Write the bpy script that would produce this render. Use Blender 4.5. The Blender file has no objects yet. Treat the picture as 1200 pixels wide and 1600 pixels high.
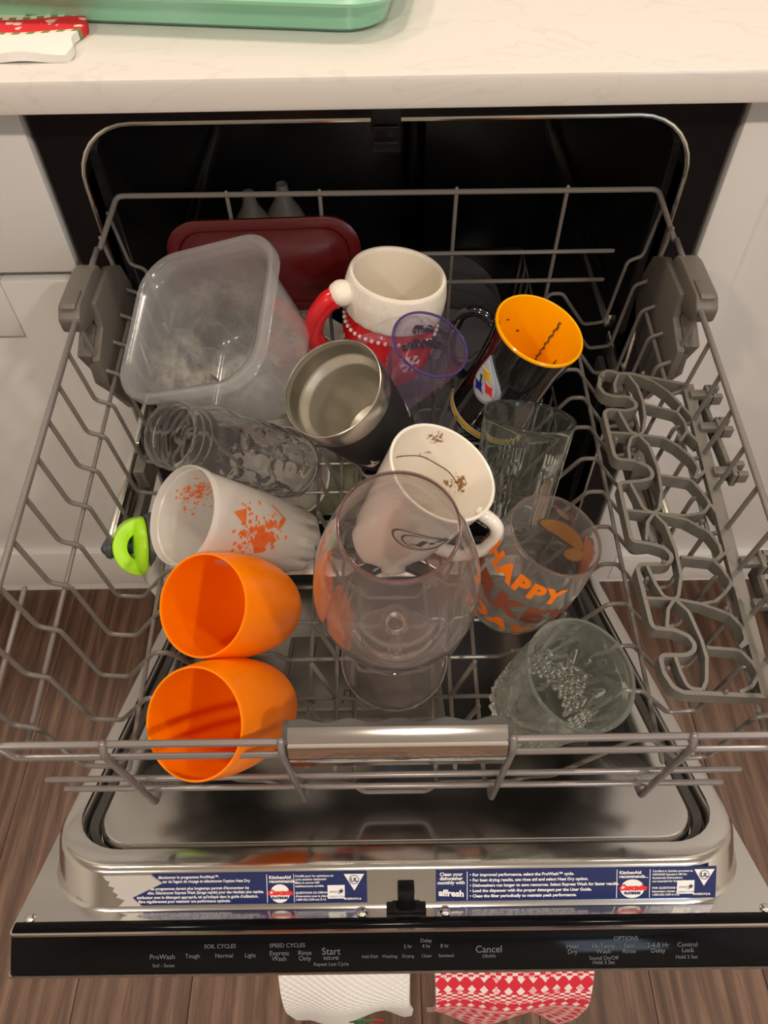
import bpy, bmesh, math, random
from mathutils import Vector, Matrix
random.seed(7)
SC = bpy.context.scene
COL = SC.collection

# ------------------------------------------------------------------ camera
CAMPOS = Vector((-0.004, -0.649, 1.156))
PITCH, YAW, ROLL, FPX = math.radians(52.042), math.radians(-0.27), math.radians(-1.089), 1153.8
fw = Vector((math.sin(YAW)*math.cos(PITCH), math.cos(YAW)*math.cos(PITCH), -math.sin(PITCH)))
rt = Vector((math.cos(YAW), -math.sin(YAW), 0)); up = rt.cross(fw)
rt, up = (math.cos(ROLL)*rt+math.sin(ROLL)*up), (-math.sin(ROLL)*rt+math.cos(ROLL)*up)
cd = bpy.data.cameras.new('camera'); cam = bpy.data.objects.new('camera', cd); COL.objects.link(cam)
cam.matrix_world = Matrix(((rt.x, up.x, -fw.x, CAMPOS.x), (rt.y, up.y, -fw.y, CAMPOS.y), (rt.z, up.z, -fw.z, CAMPOS.z), (0, 0, 0, 1)))
cd.sensor_fit = 'HORIZONTAL'; cd.sensor_width = 36; cd.lens = FPX*36/1200; cd.clip_start = 0.02
SC.camera = cam

# ------------------------------------------------------------------ world, lights, exposure
w = bpy.data.worlds.new('world'); SC.world = w; w.use_nodes = True
w.node_tree.nodes['Background'].inputs[0].default_value = (0.55, 0.62, 0.75, 1)
w.node_tree.nodes['Background'].inputs[1].default_value = 0.25
vs = SC.view_settings
vs.view_transform = 'Standard'; vs.look = 'None'; vs.gamma = 1; vs.use_curve_mapping = False
vs.exposure = 0.0
WARM = (1.0, 0.86, 0.72)
def area(name, loc, rot, size, power, color, shape='DISK', sy=None):
    l = bpy.data.lights.new(name, 'AREA'); l.shape = shape; l.size = size; l.energy = power; l.color = color
    if sy: l.size_y = sy
    o = bpy.data.objects.new(name, l); COL.objects.link(o); o.location = loc; o.rotation_euler = rot
    return o
LAMPS = [(-1.0, 0.12), (0.0, 0.12), (1.0, 0.12), (-1.3, -1.7), (0.1, -1.7), (1.4, -1.7)]
LAMP_W = [6.2, 6.2, 6.2, 15, 19, 25]
for (x, y), pw in zip(LAMPS, LAMP_W):
    area('downlight_lamp', (x, y, 2.425), (0, 0, 0), 0.16, pw, WARM)
area('window_daylight', (1.62, -3.15, 1.9), (math.radians(90), 0, 0), 0.7, 6, (0.62, 0.80, 1.0), 'RECTANGLE', 0.7)
SC.cycles.transparent_max_bounces = 24
SC.cycles.max_bounces = 14
SC.cycles.transmission_bounces = 14
SC.cycles.sample_clamp_indirect = 4.0

# ------------------------------------------------------------------ materials
def NT(name):
    m = bpy.data.materials.new(name); m.use_nodes = True
    nt = m.node_tree; return m, nt, nt.nodes['Principled BSDF']
def pbr(name, col, rough=0.5, metal=0.0, spec=0.5, var=0.0, scale=30, bump=0.0, bscale=200, coat=0.0, trans=0.0, ior=1.45, sss=0.0, stretch=None, alpha=1.0):
    m, nt, b = NT(name); N = nt.nodes; L = nt.links
    b.inputs['Base Color'].default_value = (*col, 1); b.inputs['Roughness'].default_value = rough
    b.inputs['Metallic'].default_value = metal; b.inputs['Specular IOR Level'].default_value = spec
    b.inputs['Coat Weight'].default_value = coat; b.inputs['Transmission Weight'].default_value = trans
    b.inputs['IOR'].default_value = ior; b.inputs['Alpha'].default_value = alpha
    if sss:
        b.inputs['Subsurface Weight'].default_value = sss; b.inputs['Subsurface Radius'].default_value = (.01, .006, .004)
        b.inputs['Subsurface Scale'].default_value = 0.5
    tc = N.new('ShaderNodeTexCoord'); mp = N.new('ShaderNodeMapping'); L.new(tc.outputs['Object'], mp.inputs[0])
    if stretch: mp.inputs['Scale'].default_value = stretch
    if var:
        n = N.new('ShaderNodeTexNoise'); n.inputs['Scale'].default_value = scale; n.inputs['Detail'].default_value = 4
        L.new(mp.outputs[0], n.inputs['Vector'])
        r = N.new('ShaderNodeMix'); r.data_type = 'RGBA'
        r.inputs['A'].default_value = tuple(c*(1-var) for c in col)+(1,); r.inputs['B'].default_value = tuple(min(1, c*(1+var)) for c in col)+(1,)
        L.new(n.outputs['Fac'], r.inputs['Factor']); L.new(r.outputs['Result'], b.inputs['Base Color'])
    if bump:
        n2 = N.new('ShaderNodeTexNoise'); n2.inputs['Scale'].default_value = bscale; n2.inputs['Detail'].default_value = 3
        L.new(mp.outputs[0], n2.inputs['Vector'])
        bp = N.new('ShaderNodeBump'); bp.inputs['Strength'].default_value = bump; bp.inputs['Distance'].default_value = 0.001
        L.new(n2.outputs['Fac'], bp.inputs['Height']); L.new(bp.outputs[0], b.inputs['Normal'])
    return m
def add_spots(m, spots, col, scale=60, thr=0.55, soft=0.08, rough=None):
    """dirt: colour appears where noise is high inside soft object-space balls"""
    nt = m.node_tree; N = nt.nodes; L = nt.links; b = N['Principled BSDF']
    tc = N.new('ShaderNodeTexCoord'); n = N.new('ShaderNodeTexNoise'); n.inputs['Scale'].default_value = scale; n.inputs['Detail'].default_value = 6
    L.new(tc.outputs['Object'], n.inputs['Vector'])
    acc = None
    for (c, r, gain) in spots:
        d = N.new('ShaderNodeVectorMath'); d.operation = 'DISTANCE'; L.new(tc.outputs['Object'], d.inputs[0]); d.inputs[1].default_value = c
        mr = N.new('ShaderNodeMapRange'); mr.inputs['From Min'].default_value = r; mr.inputs['From Max'].default_value = 0
        mr.inputs['To Min'].default_value = 0; mr.inputs['To Max'].default_value = gain; L.new(d.outputs['Value'], mr.inputs['Value'])
        if acc is None: acc = mr.outputs[0]
        else:
            a = N.new('ShaderNodeMath'); a.operation = 'MAXIMUM'; L.new(acc, a.inputs[0]); L.new(mr.outputs[0], a.inputs[1]); acc = a.outputs[0]
    mu = N.new('ShaderNodeMath'); mu.operation = 'MULTIPLY'; L.new(acc, mu.inputs[0]); L.new(n.outputs['Fac'], mu.inputs[1])
    rp = N.new('ShaderNodeMapRange'); rp.inputs['From Min'].default_value = thr-soft; rp.inputs['From Max'].default_value = thr+soft
    L.new(mu.outputs[0], rp.inputs['Value'])
    mx = N.new('ShaderNodeMix'); mx.data_type = 'RGBA'
    src = b.inputs['Base Color'].links[0].from_socket if b.inputs['Base Color'].links else None
    if src: L.new(src, mx.inputs['A'])
    else: mx.inputs['A'].default_value = b.inputs['Base Color'].default_value
    mx.inputs['B'].default_value = (*col, 1); L.new(rp.outputs[0], mx.inputs['Factor']); L.new(mx.outputs['Result'], b.inputs['Base Color'])
    return m
def glass(name, col=(1, 1, 1), rough=0.0, ior=1.45, haze=0.0, hcol=(.8, .8, .78)):
    m, nt, b = NT(name)
    if haze:    # etched, cloudy surface: a small scattering share
        N = nt.nodes; L = nt.links; tl = N.new('ShaderNodeBsdfTranslucent'); tl.inputs[0].default_value = (*hcol, 1); df = N.new('ShaderNodeBsdfDiffuse'); df.inputs[0].default_value = (*hcol, 1)
        ma = N.new('ShaderNodeMixShader'); ma.inputs[0].default_value = .5; L.new(df.outputs[0], ma.inputs[1]); L.new(tl.outputs[0], ma.inputs[2])
        mb = N.new('ShaderNodeMixShader'); L.new(b.outputs[0], mb.inputs[1]); L.new(ma.outputs[0], mb.inputs[2]); L.new(mb.outputs[0], N['Material Output'].inputs[0])
        tc = N.new('ShaderNodeTexCoord'); n = N.new('ShaderNodeTexNoise'); n.inputs['Scale'].default_value = 24; n.inputs['Detail'].default_value = 5; L.new(tc.outputs['Object'], n.inputs['Vector'])
        mr = N.new('ShaderNodeMapRange'); mr.inputs['From Min'].default_value = .3; mr.inputs['From Max'].default_value = .7; mr.inputs['To Min'].default_value = haze*.5; mr.inputs['To Max'].default_value = haze*1.5
        L.new(n.outputs['Fac'], mr.inputs['Value']); L.new(mr.outputs[0], mb.inputs[0])
    b.inputs['Base Color'].default_value = (*col, 1); b.inputs['Roughness'].default_value = rough
    b.inputs['Transmission Weight'].default_value = 1; b.inputs['IOR'].default_value = ior
    return m
def film(name, col, rough, clear, tint=(1, 1, 1), spots=None, ior=1.45):
    """translucent plastic: see-through share + scattering share + gloss"""
    m = bpy.data.materials.new(name); m.use_nodes = True; nt = m.node_tree; N = nt.nodes; L = nt.links
    out = N['Material Output']; b = N['Principled BSDF']
    b.inputs['Base Color'].default_value = (*col, 1); b.inputs['Roughness'].default_value = rough
    tl = N.new('ShaderNodeBsdfTranslucent'); tl.inputs[0].default_value = (*col, 1)
    m1 = N.new('ShaderNodeMixShader'); m1.inputs[0].default_value = 0.45; L.new(b.outputs[0], m1.inputs[1]); L.new(tl.outputs[0], m1.inputs[2])
    tr = N.new('ShaderNodeBsdfTransparent'); tr.inputs[0].default_value = (*tint, 1)
    m2 = N.new('ShaderNodeMixShader'); L.new(m1.outputs[0], m2.inputs[1]); L.new(tr.outputs[0], m2.inputs[2])
    gl = N.new('ShaderNodeBsdfGlossy'); gl.inputs['Roughness'].default_value = rough*0.5
    fr = N.new('ShaderNodeFresnel'); ge = N.new('ShaderNodeNewGeometry'); mi = N.new('ShaderNodeMapRange')   # same sheen on both sides of the thin wall
    mi.inputs['To Min'].default_value = ior; mi.inputs['To Max'].default_value = 1/ior; L.new(ge.outputs['Backfacing'], mi.inputs['Value']); L.new(mi.outputs[0], fr.inputs[0])
    m3 = N.new('ShaderNodeMixShader'); L.new(fr.outputs[0], m3.inputs[0]); L.new(m2.outputs[0], m3.inputs[1]); L.new(gl.outputs[0], m3.inputs[2])
    L.new(m3.outputs[0], out.inputs[0])
    m2.inputs[0].default_value = clear
    if spots:   # dried-on residue: less see-through inside the given object-space balls
        tc = N.new('ShaderNodeTexCoord'); n = N.new('ShaderNodeTexNoise'); n.inputs['Scale'].default_value = 38; n.inputs['Detail'].default_value = 8; n.inputs['Roughness'].default_value = .7
        L.new(tc.outputs['Object'], n.inputs['Vector']); acc = None
        for (c, r, gain) in spots:
            d = N.new('ShaderNodeVectorMath'); d.operation = 'DISTANCE'; L.new(tc.outputs['Object'], d.inputs[0]); d.inputs[1].default_value = c
            mr = N.new('ShaderNodeMapRange'); mr.inputs['From Min'].default_value = r; mr.inputs['From Max'].default_value = r*.4
            mr.inputs['To Min'].default_value = 0; mr.inputs['To Max'].default_value = gain; L.new(d.outputs['Value'], mr.inputs['Value'])
            if acc is None: acc = mr.outputs[0]
            else:
                a = N.new('ShaderNodeMath'); a.operation = 'MAXIMUM'; L.new(acc, a.inputs[0]); L.new(mr.outputs[0], a.inputs[1]); acc = a.outputs[0]
        rp = N.new('ShaderNodeMapRange'); rp.inputs['From Min'].default_value = .42; rp.inputs['From Max'].default_value = .68; L.new(n.outputs['Fac'], rp.inputs['Value'])
        mu = N.new('ShaderNodeMath'); mu.operation = 'MULTIPLY'; L.new(acc, mu.inputs[0]); L.new(rp.outputs[0], mu.inputs[1])
        su = N.new('ShaderNodeMath'); su.operation = 'MULTIPLY_ADD'; su.inputs[1].default_value = -clear; su.inputs[2].default_value = clear; L.new(mu.outputs[0], su.inputs[0])
        L.new(su.outputs[0], m2.inputs[0])
        mx = N.new('ShaderNodeMix'); mx.data_type = 'RGBA'; mx.inputs['A'].default_value = (*col, 1); mx.inputs['B'].default_value = (.80, .76, .62, 1)
        L.new(mu.outputs[0], mx.inputs['Factor']); L.new(mx.outputs['Result'], b.inputs['Base Color']); L.new(mx.outputs['Result'], tl.inputs[0])
    return m
def wood(name):
    m, nt, b = NT(name); N = nt.nodes; L = nt.links
    tc = N.new('ShaderNodeTexCoord'); oi = N.new('ShaderNodeObjectInfo')
    ad = N.new('ShaderNodeVectorMath'); ad.operation = 'ADD'; L.new(tc.outputs['Object'], ad.inputs[0])
    sc = N.new('ShaderNodeMath'); sc.operation = 'MULTIPLY'; sc.inputs[1].default_value = 37; L.new(oi.outputs['Random'], sc.inputs[0]); L.new(sc.outputs[0], ad.inputs[1])
    mp = N.new('ShaderNodeMapping'); mp.inputs['Scale'].default_value = (46, 2.6, 46); L.new(ad.outputs[0], mp.inputs[0])
    n = N.new('ShaderNodeTexNoise'); n.inputs['Scale'].default_value = 2.2; n.inputs['Detail'].default_value = 9; n.inputs['Roughness'].default_value = .68; n.inputs['Distortion'].default_value = .6
    L.new(mp.outputs[0], n.inputs['Vector'])
    mp2 = N.new('ShaderNodeMapping'); mp2.inputs['Scale'].default_value = (9, 1.2, 9); L.new(ad.outputs[0], mp2.inputs[0])
    wv = N.new('ShaderNodeTexWave'); wv.inputs['Scale'].default_value = 1.3; wv.inputs['Distortion'].default_value = 7; wv.inputs['Detail'].default_value = 3; L.new(mp2.outputs[0], wv.inputs['Vector'])
    mxf = N.new('ShaderNodeMath'); mxf.operation = 'MULTIPLY_ADD'; mxf.inputs[1].default_value = .16; L.new(wv.outputs['Fac'], mxf.inputs[0]); L.new(n.outputs['Fac'], mxf.inputs[2])
    cr = N.new('ShaderNodeValToRGB'); e = cr.color_ramp.elements
    e[0].position = .33; e[0].color = (.060, .028, .018, 1); e[1].position = .80; e[1].color = (.225, .135, .092, 1)
    x = e.new(.55); x.color = (.118, .064, .042, 1)
    L.new(mxf.outputs[0], cr.inputs[0])
    hs = N.new('ShaderNodeHueSaturation'); L.new(cr.outputs[0], hs.inputs['Color'])
    vr = N.new('ShaderNodeMapRange'); vr.inputs['To Min'].default_value = .75; vr.inputs['To Max'].default_value = 1.2; L.new(oi.outputs['Random'], vr.inputs['Value']); L.new(vr.outputs[0], hs.inputs['Value'])
    L.new(hs.outputs[0], b.inputs['Base Color']); b.inputs['Roughness'].default_value = .42
    bp = N.new('ShaderNodeBump'); bp.inputs['Strength'].default_value = .25; bp.inputs['Distance'].default_value = .0008; L.new(n.outputs['Fac'], bp.inputs['Height']); L.new(bp.outputs[0], b.inputs['Normal'])
    return m
def quartz(name):
    m, nt, b = NT(name); N = nt.nodes; L = nt.links
    tc = N.new('ShaderNodeTexCoord'); mp = N.new('ShaderNodeMapping'); mp.inputs['Rotation'].default_value = (0.3, .2, .9); mp.inputs['Scale'].default_value = (3, 7, 5); L.new(tc.outputs['Object'], mp.inputs[0])
    n = N.new('ShaderNodeTexNoise'); n.inputs['Scale'].default_value = 1.6; n.inputs['Detail'].default_value = 7; n.inputs['Distortion'].default_value = 1.4; L.new(mp.outputs[0], n.inputs['Vector'])
    cr = N.new('ShaderNodeValToRGB'); e = cr.color_ramp.elements
    e[0].position = .485; e[0].color = (.71, .685, .645, 1); e[1].position = .515; e[1].color = (.71, .685, .645, 1)
    x = e.new(.50); x.color = (.665, .64, .60, 1)
    L.new(n.outputs['Fac'], cr.inputs[0]); L.new(cr.outputs[0], b.inputs['Base Color']); b.inputs['Roughness'].default_value = .16
    return m

M = {}
M['paint'] = pbr('cabinet_paint', (.655, .645, .63), .38)
M['wallpaint'] = pbr('wall_paint', (.72, .69, .64), .7)
M['ceil'] = pbr('ceiling_paint', (.8, .78, .75), .8)
M['quartz'] = quartz('quartz')
M['wood'] = wood('plank_wood')
M['blackplastic'] = pbr('black_plastic', (.005, .005, .006), .22, spec=.3)
M['tub'] = pbr('tub_steel_dark', (.085, .085, .088), .22, metal=.8, var=.3, scale=8)
M['steel'] = pbr('brushed_steel', (.52, .50, .475), .30, metal=1.0, bump=.12, bscale=60, stretch=(1, 30, 30))
M['chrome'] = pbr('chrome', (.80, .79, .77), .07, metal=1.0)
M['trimsteel'] = pbr('trim_steel', (.7, .68, .62), .2, metal=1.0)
M['liner'] = pbr('liner_steel', (.70, .69, .67), .16, metal=1.0, bump=.04, bscale=90)
M['rubber'] = pbr('rubber', (.060, .055, .048), .5)
M['wire'] = pbr('nylon_wire', (.142, .128, .116), .30, spec=.6)
M['railwire'] = pbr('front_wire', (.22, .20, .195), .25, metal=.35, spec=.7)
M['grayplastic'] = pbr('gray_plastic', (.125, .113, .098), .40)
M['shelfplastic'] = pbr('shelf_plastic', (.130, .120, .103), .38)
M['gripplastic'] = pbr('grip_plastic', (.05, .047, .044), .45)
M['panelglass'] = pbr('panel_black', (.003, .003, .004), .09, spec=.16)
M['paneltext'] = pbr('panel_print', (.12, .13, .15), .5)
M['navy'] = pbr('navy_sticker', (.012, .022, .110), .30)
M['white'] = pbr('white_print', (.85, .85, .85), .5)
M['redprint'] = pbr('red_print', (.75, .03, .03), .5)
M['foil'] = pbr('silver_sticker_backing', (.55, .53, .50), .5, metal=.3)
M['orange'] = pbr('orange_plastic', (1.0, .225, .0), .30, sss=.3, spec=.4)
M['frost'] = film('frosted_plastic', (.90, .88, .84), .34, .33)
M['tote'] = film('container_plastic', (.62, .63, .64), .22, .70, spots=[((-.035, -.02, .03), .075, .95), ((.03, .0, .004), .085, .5), ((-.02, .05, .05), .06, .35)])
M['bottle'] = glass('clear_plastic', (.985, .985, .99), 0.0, 1.28, .055)
M['purple'] = film('lilac_plastic', (.60, .52, .72), .10, .93, (.955, .93, .985), ior=1.5)
M['purplerim'] = film('lilac_plastic_edge', (.16, .10, .36), .12, .40, (.5, .42, .8))
M['wine'] = glass('rose_glass', (1.0, .97, .965), 0.0, 1.45, .06, (.76, .68, .66))
M['winerim'] = glass('rose_rim_glass', (.93, .60, .62), 0.0, 1.42)
M['clearglass'] = glass('clear_glass', (.94, .985, .955), 0.0, 1.44, .025, (.6, .68, .62))
M['cutglass'] = glass('green_tint_glass', (.91, .975, .93), 0.0, 1.46, .09, (.76, .82, .74))
M['tglass'] = glass('hazy_glass', (.99, .98, .975), 0.0, 1.40, .12, (.74, .70, .67))
M['tglassrim'] = glass('rose_edge_glass', (.97, .72, .66), 0.0, 1.42)
M['ceramic'] = pbr('white_ceramic', (.82, .78, .72), .16, coat=.4)
M['ceramicin'] = add_spots(pbr('stained_ceramic', (.84, .78, .68), .2, coat=.3), [((.0015, .041, .104), .024, 1.2), ((.0335, .019, .082), .020, 1.5), ((.030, .026, .070), .022, 1.2), ((.0, .037, .085), .02, 1.1)], (.26, .13, .05), 320, .52, .06)
M['coffee'] = pbr('dried_coffee', (.12, .055, .02), .6)
M['cream'] = pbr('cream_glaze', (.80, .72, .60), .22, coat=.3)
M['creamrough'] = pbr('cream_fur_glaze', (.82, .76, .66), .45, var=.06, scale=200, bump=.9, bscale=260, stretch=(1, 1, .25))
M['redglaze'] = pbr('red_glaze', (.62, .012, .018), .22, coat=.5, bump=.15, bscale=90)
M['whiteglaze'] = pbr('white_glaze', (.85, .82, .76), .3)
M['blackcoat'] = pbr('black_powder_coat', (.012, .012, .013), .48, bump=.15, bscale=900)
M['brushed'] = pbr('tumbler_steel', (.60, .58, .54), .26, metal=1.0, bump=.1, bscale=40, stretch=(1, 1, 20))
M['tumblerin'] = pbr('tumbler_inside', (.55, .52, .45), .34, metal=.8, var=.12, scale=25)
M['blackglaze'] = pbr('black_glaze', (.006, .006, .007), .08, coat=.8)
M['yellow'] = add_spots(pbr('yellow_glaze', (1.0, .42, .0), .16, coat=.4), [((.02, -.03, .07), .035, 1.05), ((-.02, .035, .09), .02, .95)], (.10, .03, .0), 220, .60, .03)
M['gold'] = pbr('gold_print', (.80, .50, .02), .4)
M['badge'] = pbr('badge_gray', (.52, .56, .60), .35)
M['badgerim'] = pbr('badge_rim', (.30, .34, .40), .4)
M['blue'] = pbr('blue_print', (.01, .02, .25), .4)
M['ink'] = pbr('black_ink', (.012, .010, .012), .45)
M['darkgrayink'] = pbr('dark_gray_ink', (.06, .055, .055), .4)
M['orangeink'] = pbr('orange_ink', (.95, .22, .01), .45)
M['orangeprint'] = film('worn_orange_print', (1.0, .23, .02), .5, .12)
M['brownink'] = pbr('brown_ink', (.27, .070, .034), .5)
M['amber'] = pbr('amber_ink', (.95, .42, .02), .45)
M['tan'] = pbr('tan_ink', (.50, .32, .16), .5)
M['lime'] = pbr('lime_plastic', (.42, .82, .02), .32, sss=.1)
M['slate'] = pbr('slate_plastic', (.045, .055, .06), .4)
M['gasketclear'] = film('milky_silicone', (.72, .70, .66), .45, .25)
M['redplastic'] = pbr('dark_red_plastic', (.075, .004, .005), .24, coat=.15, var=.15, scale=40)
M['mint'] = add_spots(pbr('mint_enamel', (.27, .58, .40), .22, coat=.5, var=.04, scale=20), [((-.10, -.165, .012), .03, 1.1), ((.10, -.165, .02), .03, 1.1), ((.02, -.165, .012), .02, 1.05), ((.205, -.165, .012), .02, 1.1)], (.30, .20, .05), 160, .62, .05)
M['towelwhite'] = pbr('white_cotton', (.82, .80, .76), .9, bump=.6, bscale=700)
M['plate'] = pbr('stoneware_white', (.62, .58, .52), .25)
M['plategray'] = pbr('stoneware_gray', (.10, .10, .11), .2)
M['greenpl'] = pbr('olive_plastic', (.10, .11, .03), .4)
M['lampwhite'] = pbr('lamp_trim', (.8, .8, .8), .5)
m, nt, b = NT('lamp_glow'); b.inputs['Emission Color'].default_value = (1, .82, .62, 1); b.inputs['Emission Strength'].default_value = 6; M['glow'] = m
m, nt, b = NT('window_sky'); b.inputs['Emission Color'].default_value = (.70, .83, 1, 1); b.inputs['Emission Strength'].default_value = 2.0; M['skyglow'] = m

def knit(name, kind):
    """printed / knitted towel pattern on object coordinates (x across, z down)"""
    m, nt, b = NT(name); N = nt.nodes; L = nt.links
    tc = N.new('ShaderNodeTexCoord'); sx = N.new('ShaderNodeSeparateXYZ'); L.new(tc.outputs['UV'], sx.inputs[0])
    b.inputs['Roughness'].default_value = .9
    def math_(op, a, bb=None):
        q = N.new('ShaderNodeMath'); q.operation = op
        for i, v in enumerate((a, bb)):
            if v is None: continue
            if isinstance(v, (int, float)): q.inputs[i].default_value = v
            else: L.new(v, q.inputs[i])
        return q.outputs[0]
    def mix(f, a, bb):
        q = N.new('ShaderNodeMix'); q.data_type = 'RGBA'; L.new(f, q.inputs['Factor'])
        for k, v in (('A', a), ('B', bb)):
            if isinstance(v, tuple): q.inputs[k].default_value = (*v, 1)
            else: L.new(v, q.inputs[k])
        return q.outputs['Result']
    U, V = sx.outputs[0], sx.outputs[1]
    if kind == 'red':
        red, wh = (.62, .02, .045), (.80, .70, .68)
        wave = math_('SINE', math_('MULTIPLY', U, 700)); tri = math_('ABSOLUTE', math_('SUBTRACT', math_('FRACT', math_('MULTIPLY', U, 100)), .5))
        vv = math_('FRACT', math_('MULTIPLY', V, 66))
        f = math_('GREATER_THAN', math_('ADD', math_('MULTIPLY', tri, 1.1), math_('MULTIPLY', math_('ABSOLUTE', math_('SUBTRACT', vv, .5)), 1.0)), .66)
        small = math_('GREATER_THAN', math_('MULTIPLY', wave, math_('SINE', math_('MULTIPLY', V, 1000))), .0)
        band = math_('GREATER_THAN', math_('SINE', math_('MULTIPLY', V, 190)), .25)
        c1 = mix(f, red, wh); c2 = mix(small, wh, red); c = mix(band, c1, c2)
        n = N.new('ShaderNodeTexNoise'); n.inputs['Scale'].default_value = 70; L.new(tc.outputs['UV'], n.inputs['Vector'])
        c = mix(math_('MULTIPLY', math_('GREATER_THAN', n.outputs['Fac'], .56), .45), c, red)
        L.new(c, b.inputs['Base Color'])
    elif kind == 'waffle':
        L.new(mix(math_('GREATER_THAN', V, 9), (.80, .80, .78), (.8, .8, .8)), b.inputs['Base Color'])
        h = math_('MULTIPLY', math_('SINE', math_('MULTIPLY', U, 900)), math_('SINE', math_('MULTIPLY', V, 900)))
        bp = N.new('ShaderNodeBump'); bp.inputs['Strength'].default_value = .6; bp.inputs['Distance'].default_value = .001; L.new(h, bp.inputs['Height']); L.new(bp.outputs[0], b.inputs['Normal'])
    elif kind == 'holiday':
        wh, cream, red, gr = (.84, .82, .78), (.78, .74, .58), (.72, .02, .03), (.20, .26, .08)
        wob = math_('MULTIPLY', math_('SINE', math_('MULTIPLY', U, 55)), .0022); v = math_('ADD', V, wob)
        c = mix(math_('GREATER_THAN', v, .046), wh, cream)
        dots = math_('GREATER_THAN', math_('SINE', math_('MULTIPLY', U, 520)), -.1)
        ing = math_('MULTIPLY', math_('MULTIPLY', math_('GREATER_THAN', v, .046), math_('LESS_THAN', v, .088)), dots)
        c = mix(ing, c, gr)
        inr = math_('MULTIPLY', math_('GREATER_THAN', v, .051), math_('LESS_THAN', v, .082)); c = mix(inr, c, red)
        fl = math_('MULTIPLY', math_('SINE', math_('MULTIPLY', U, 210)), math_('SINE', math_('MULTIPLY', v, 330)))
        vo = N.new('ShaderNodeTexVoronoi'); vo.inputs['Scale'].default_value = 90; L.new(tc.outputs['UV'], vo.inputs['Vector'])
        star = math_('MULTIPLY', math_('MULTIPLY', math_('LESS_THAN', vo.outputs['Distance'], .36), math_('GREATER_THAN', math_('SINE', math_('MULTIPLY', U, 210)), 0)), math_('MULTIPLY', math_('GREATER_THAN', v, .056), math_('LESS_THAN', v, .077)))
        c = mix(star, c, (.85, .6, .55))
        tree = math_('MULTIPLY', math_('GREATER_THAN', v, .090), math_('GREATER_THAN', math_('SINE', math_('MULTIPLY', U, 150)), .45)); c = mix(tree, c, (.05, .05, .045))
        L.new(c, b.inputs['Base Color'])
    return m
M['towelred'] = knit('red_knit_pattern', 'red'); M['waffle'] = knit('waffle_weave', 'waffle'); M['holiday'] = knit('holiday_print', 'holiday')

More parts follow.
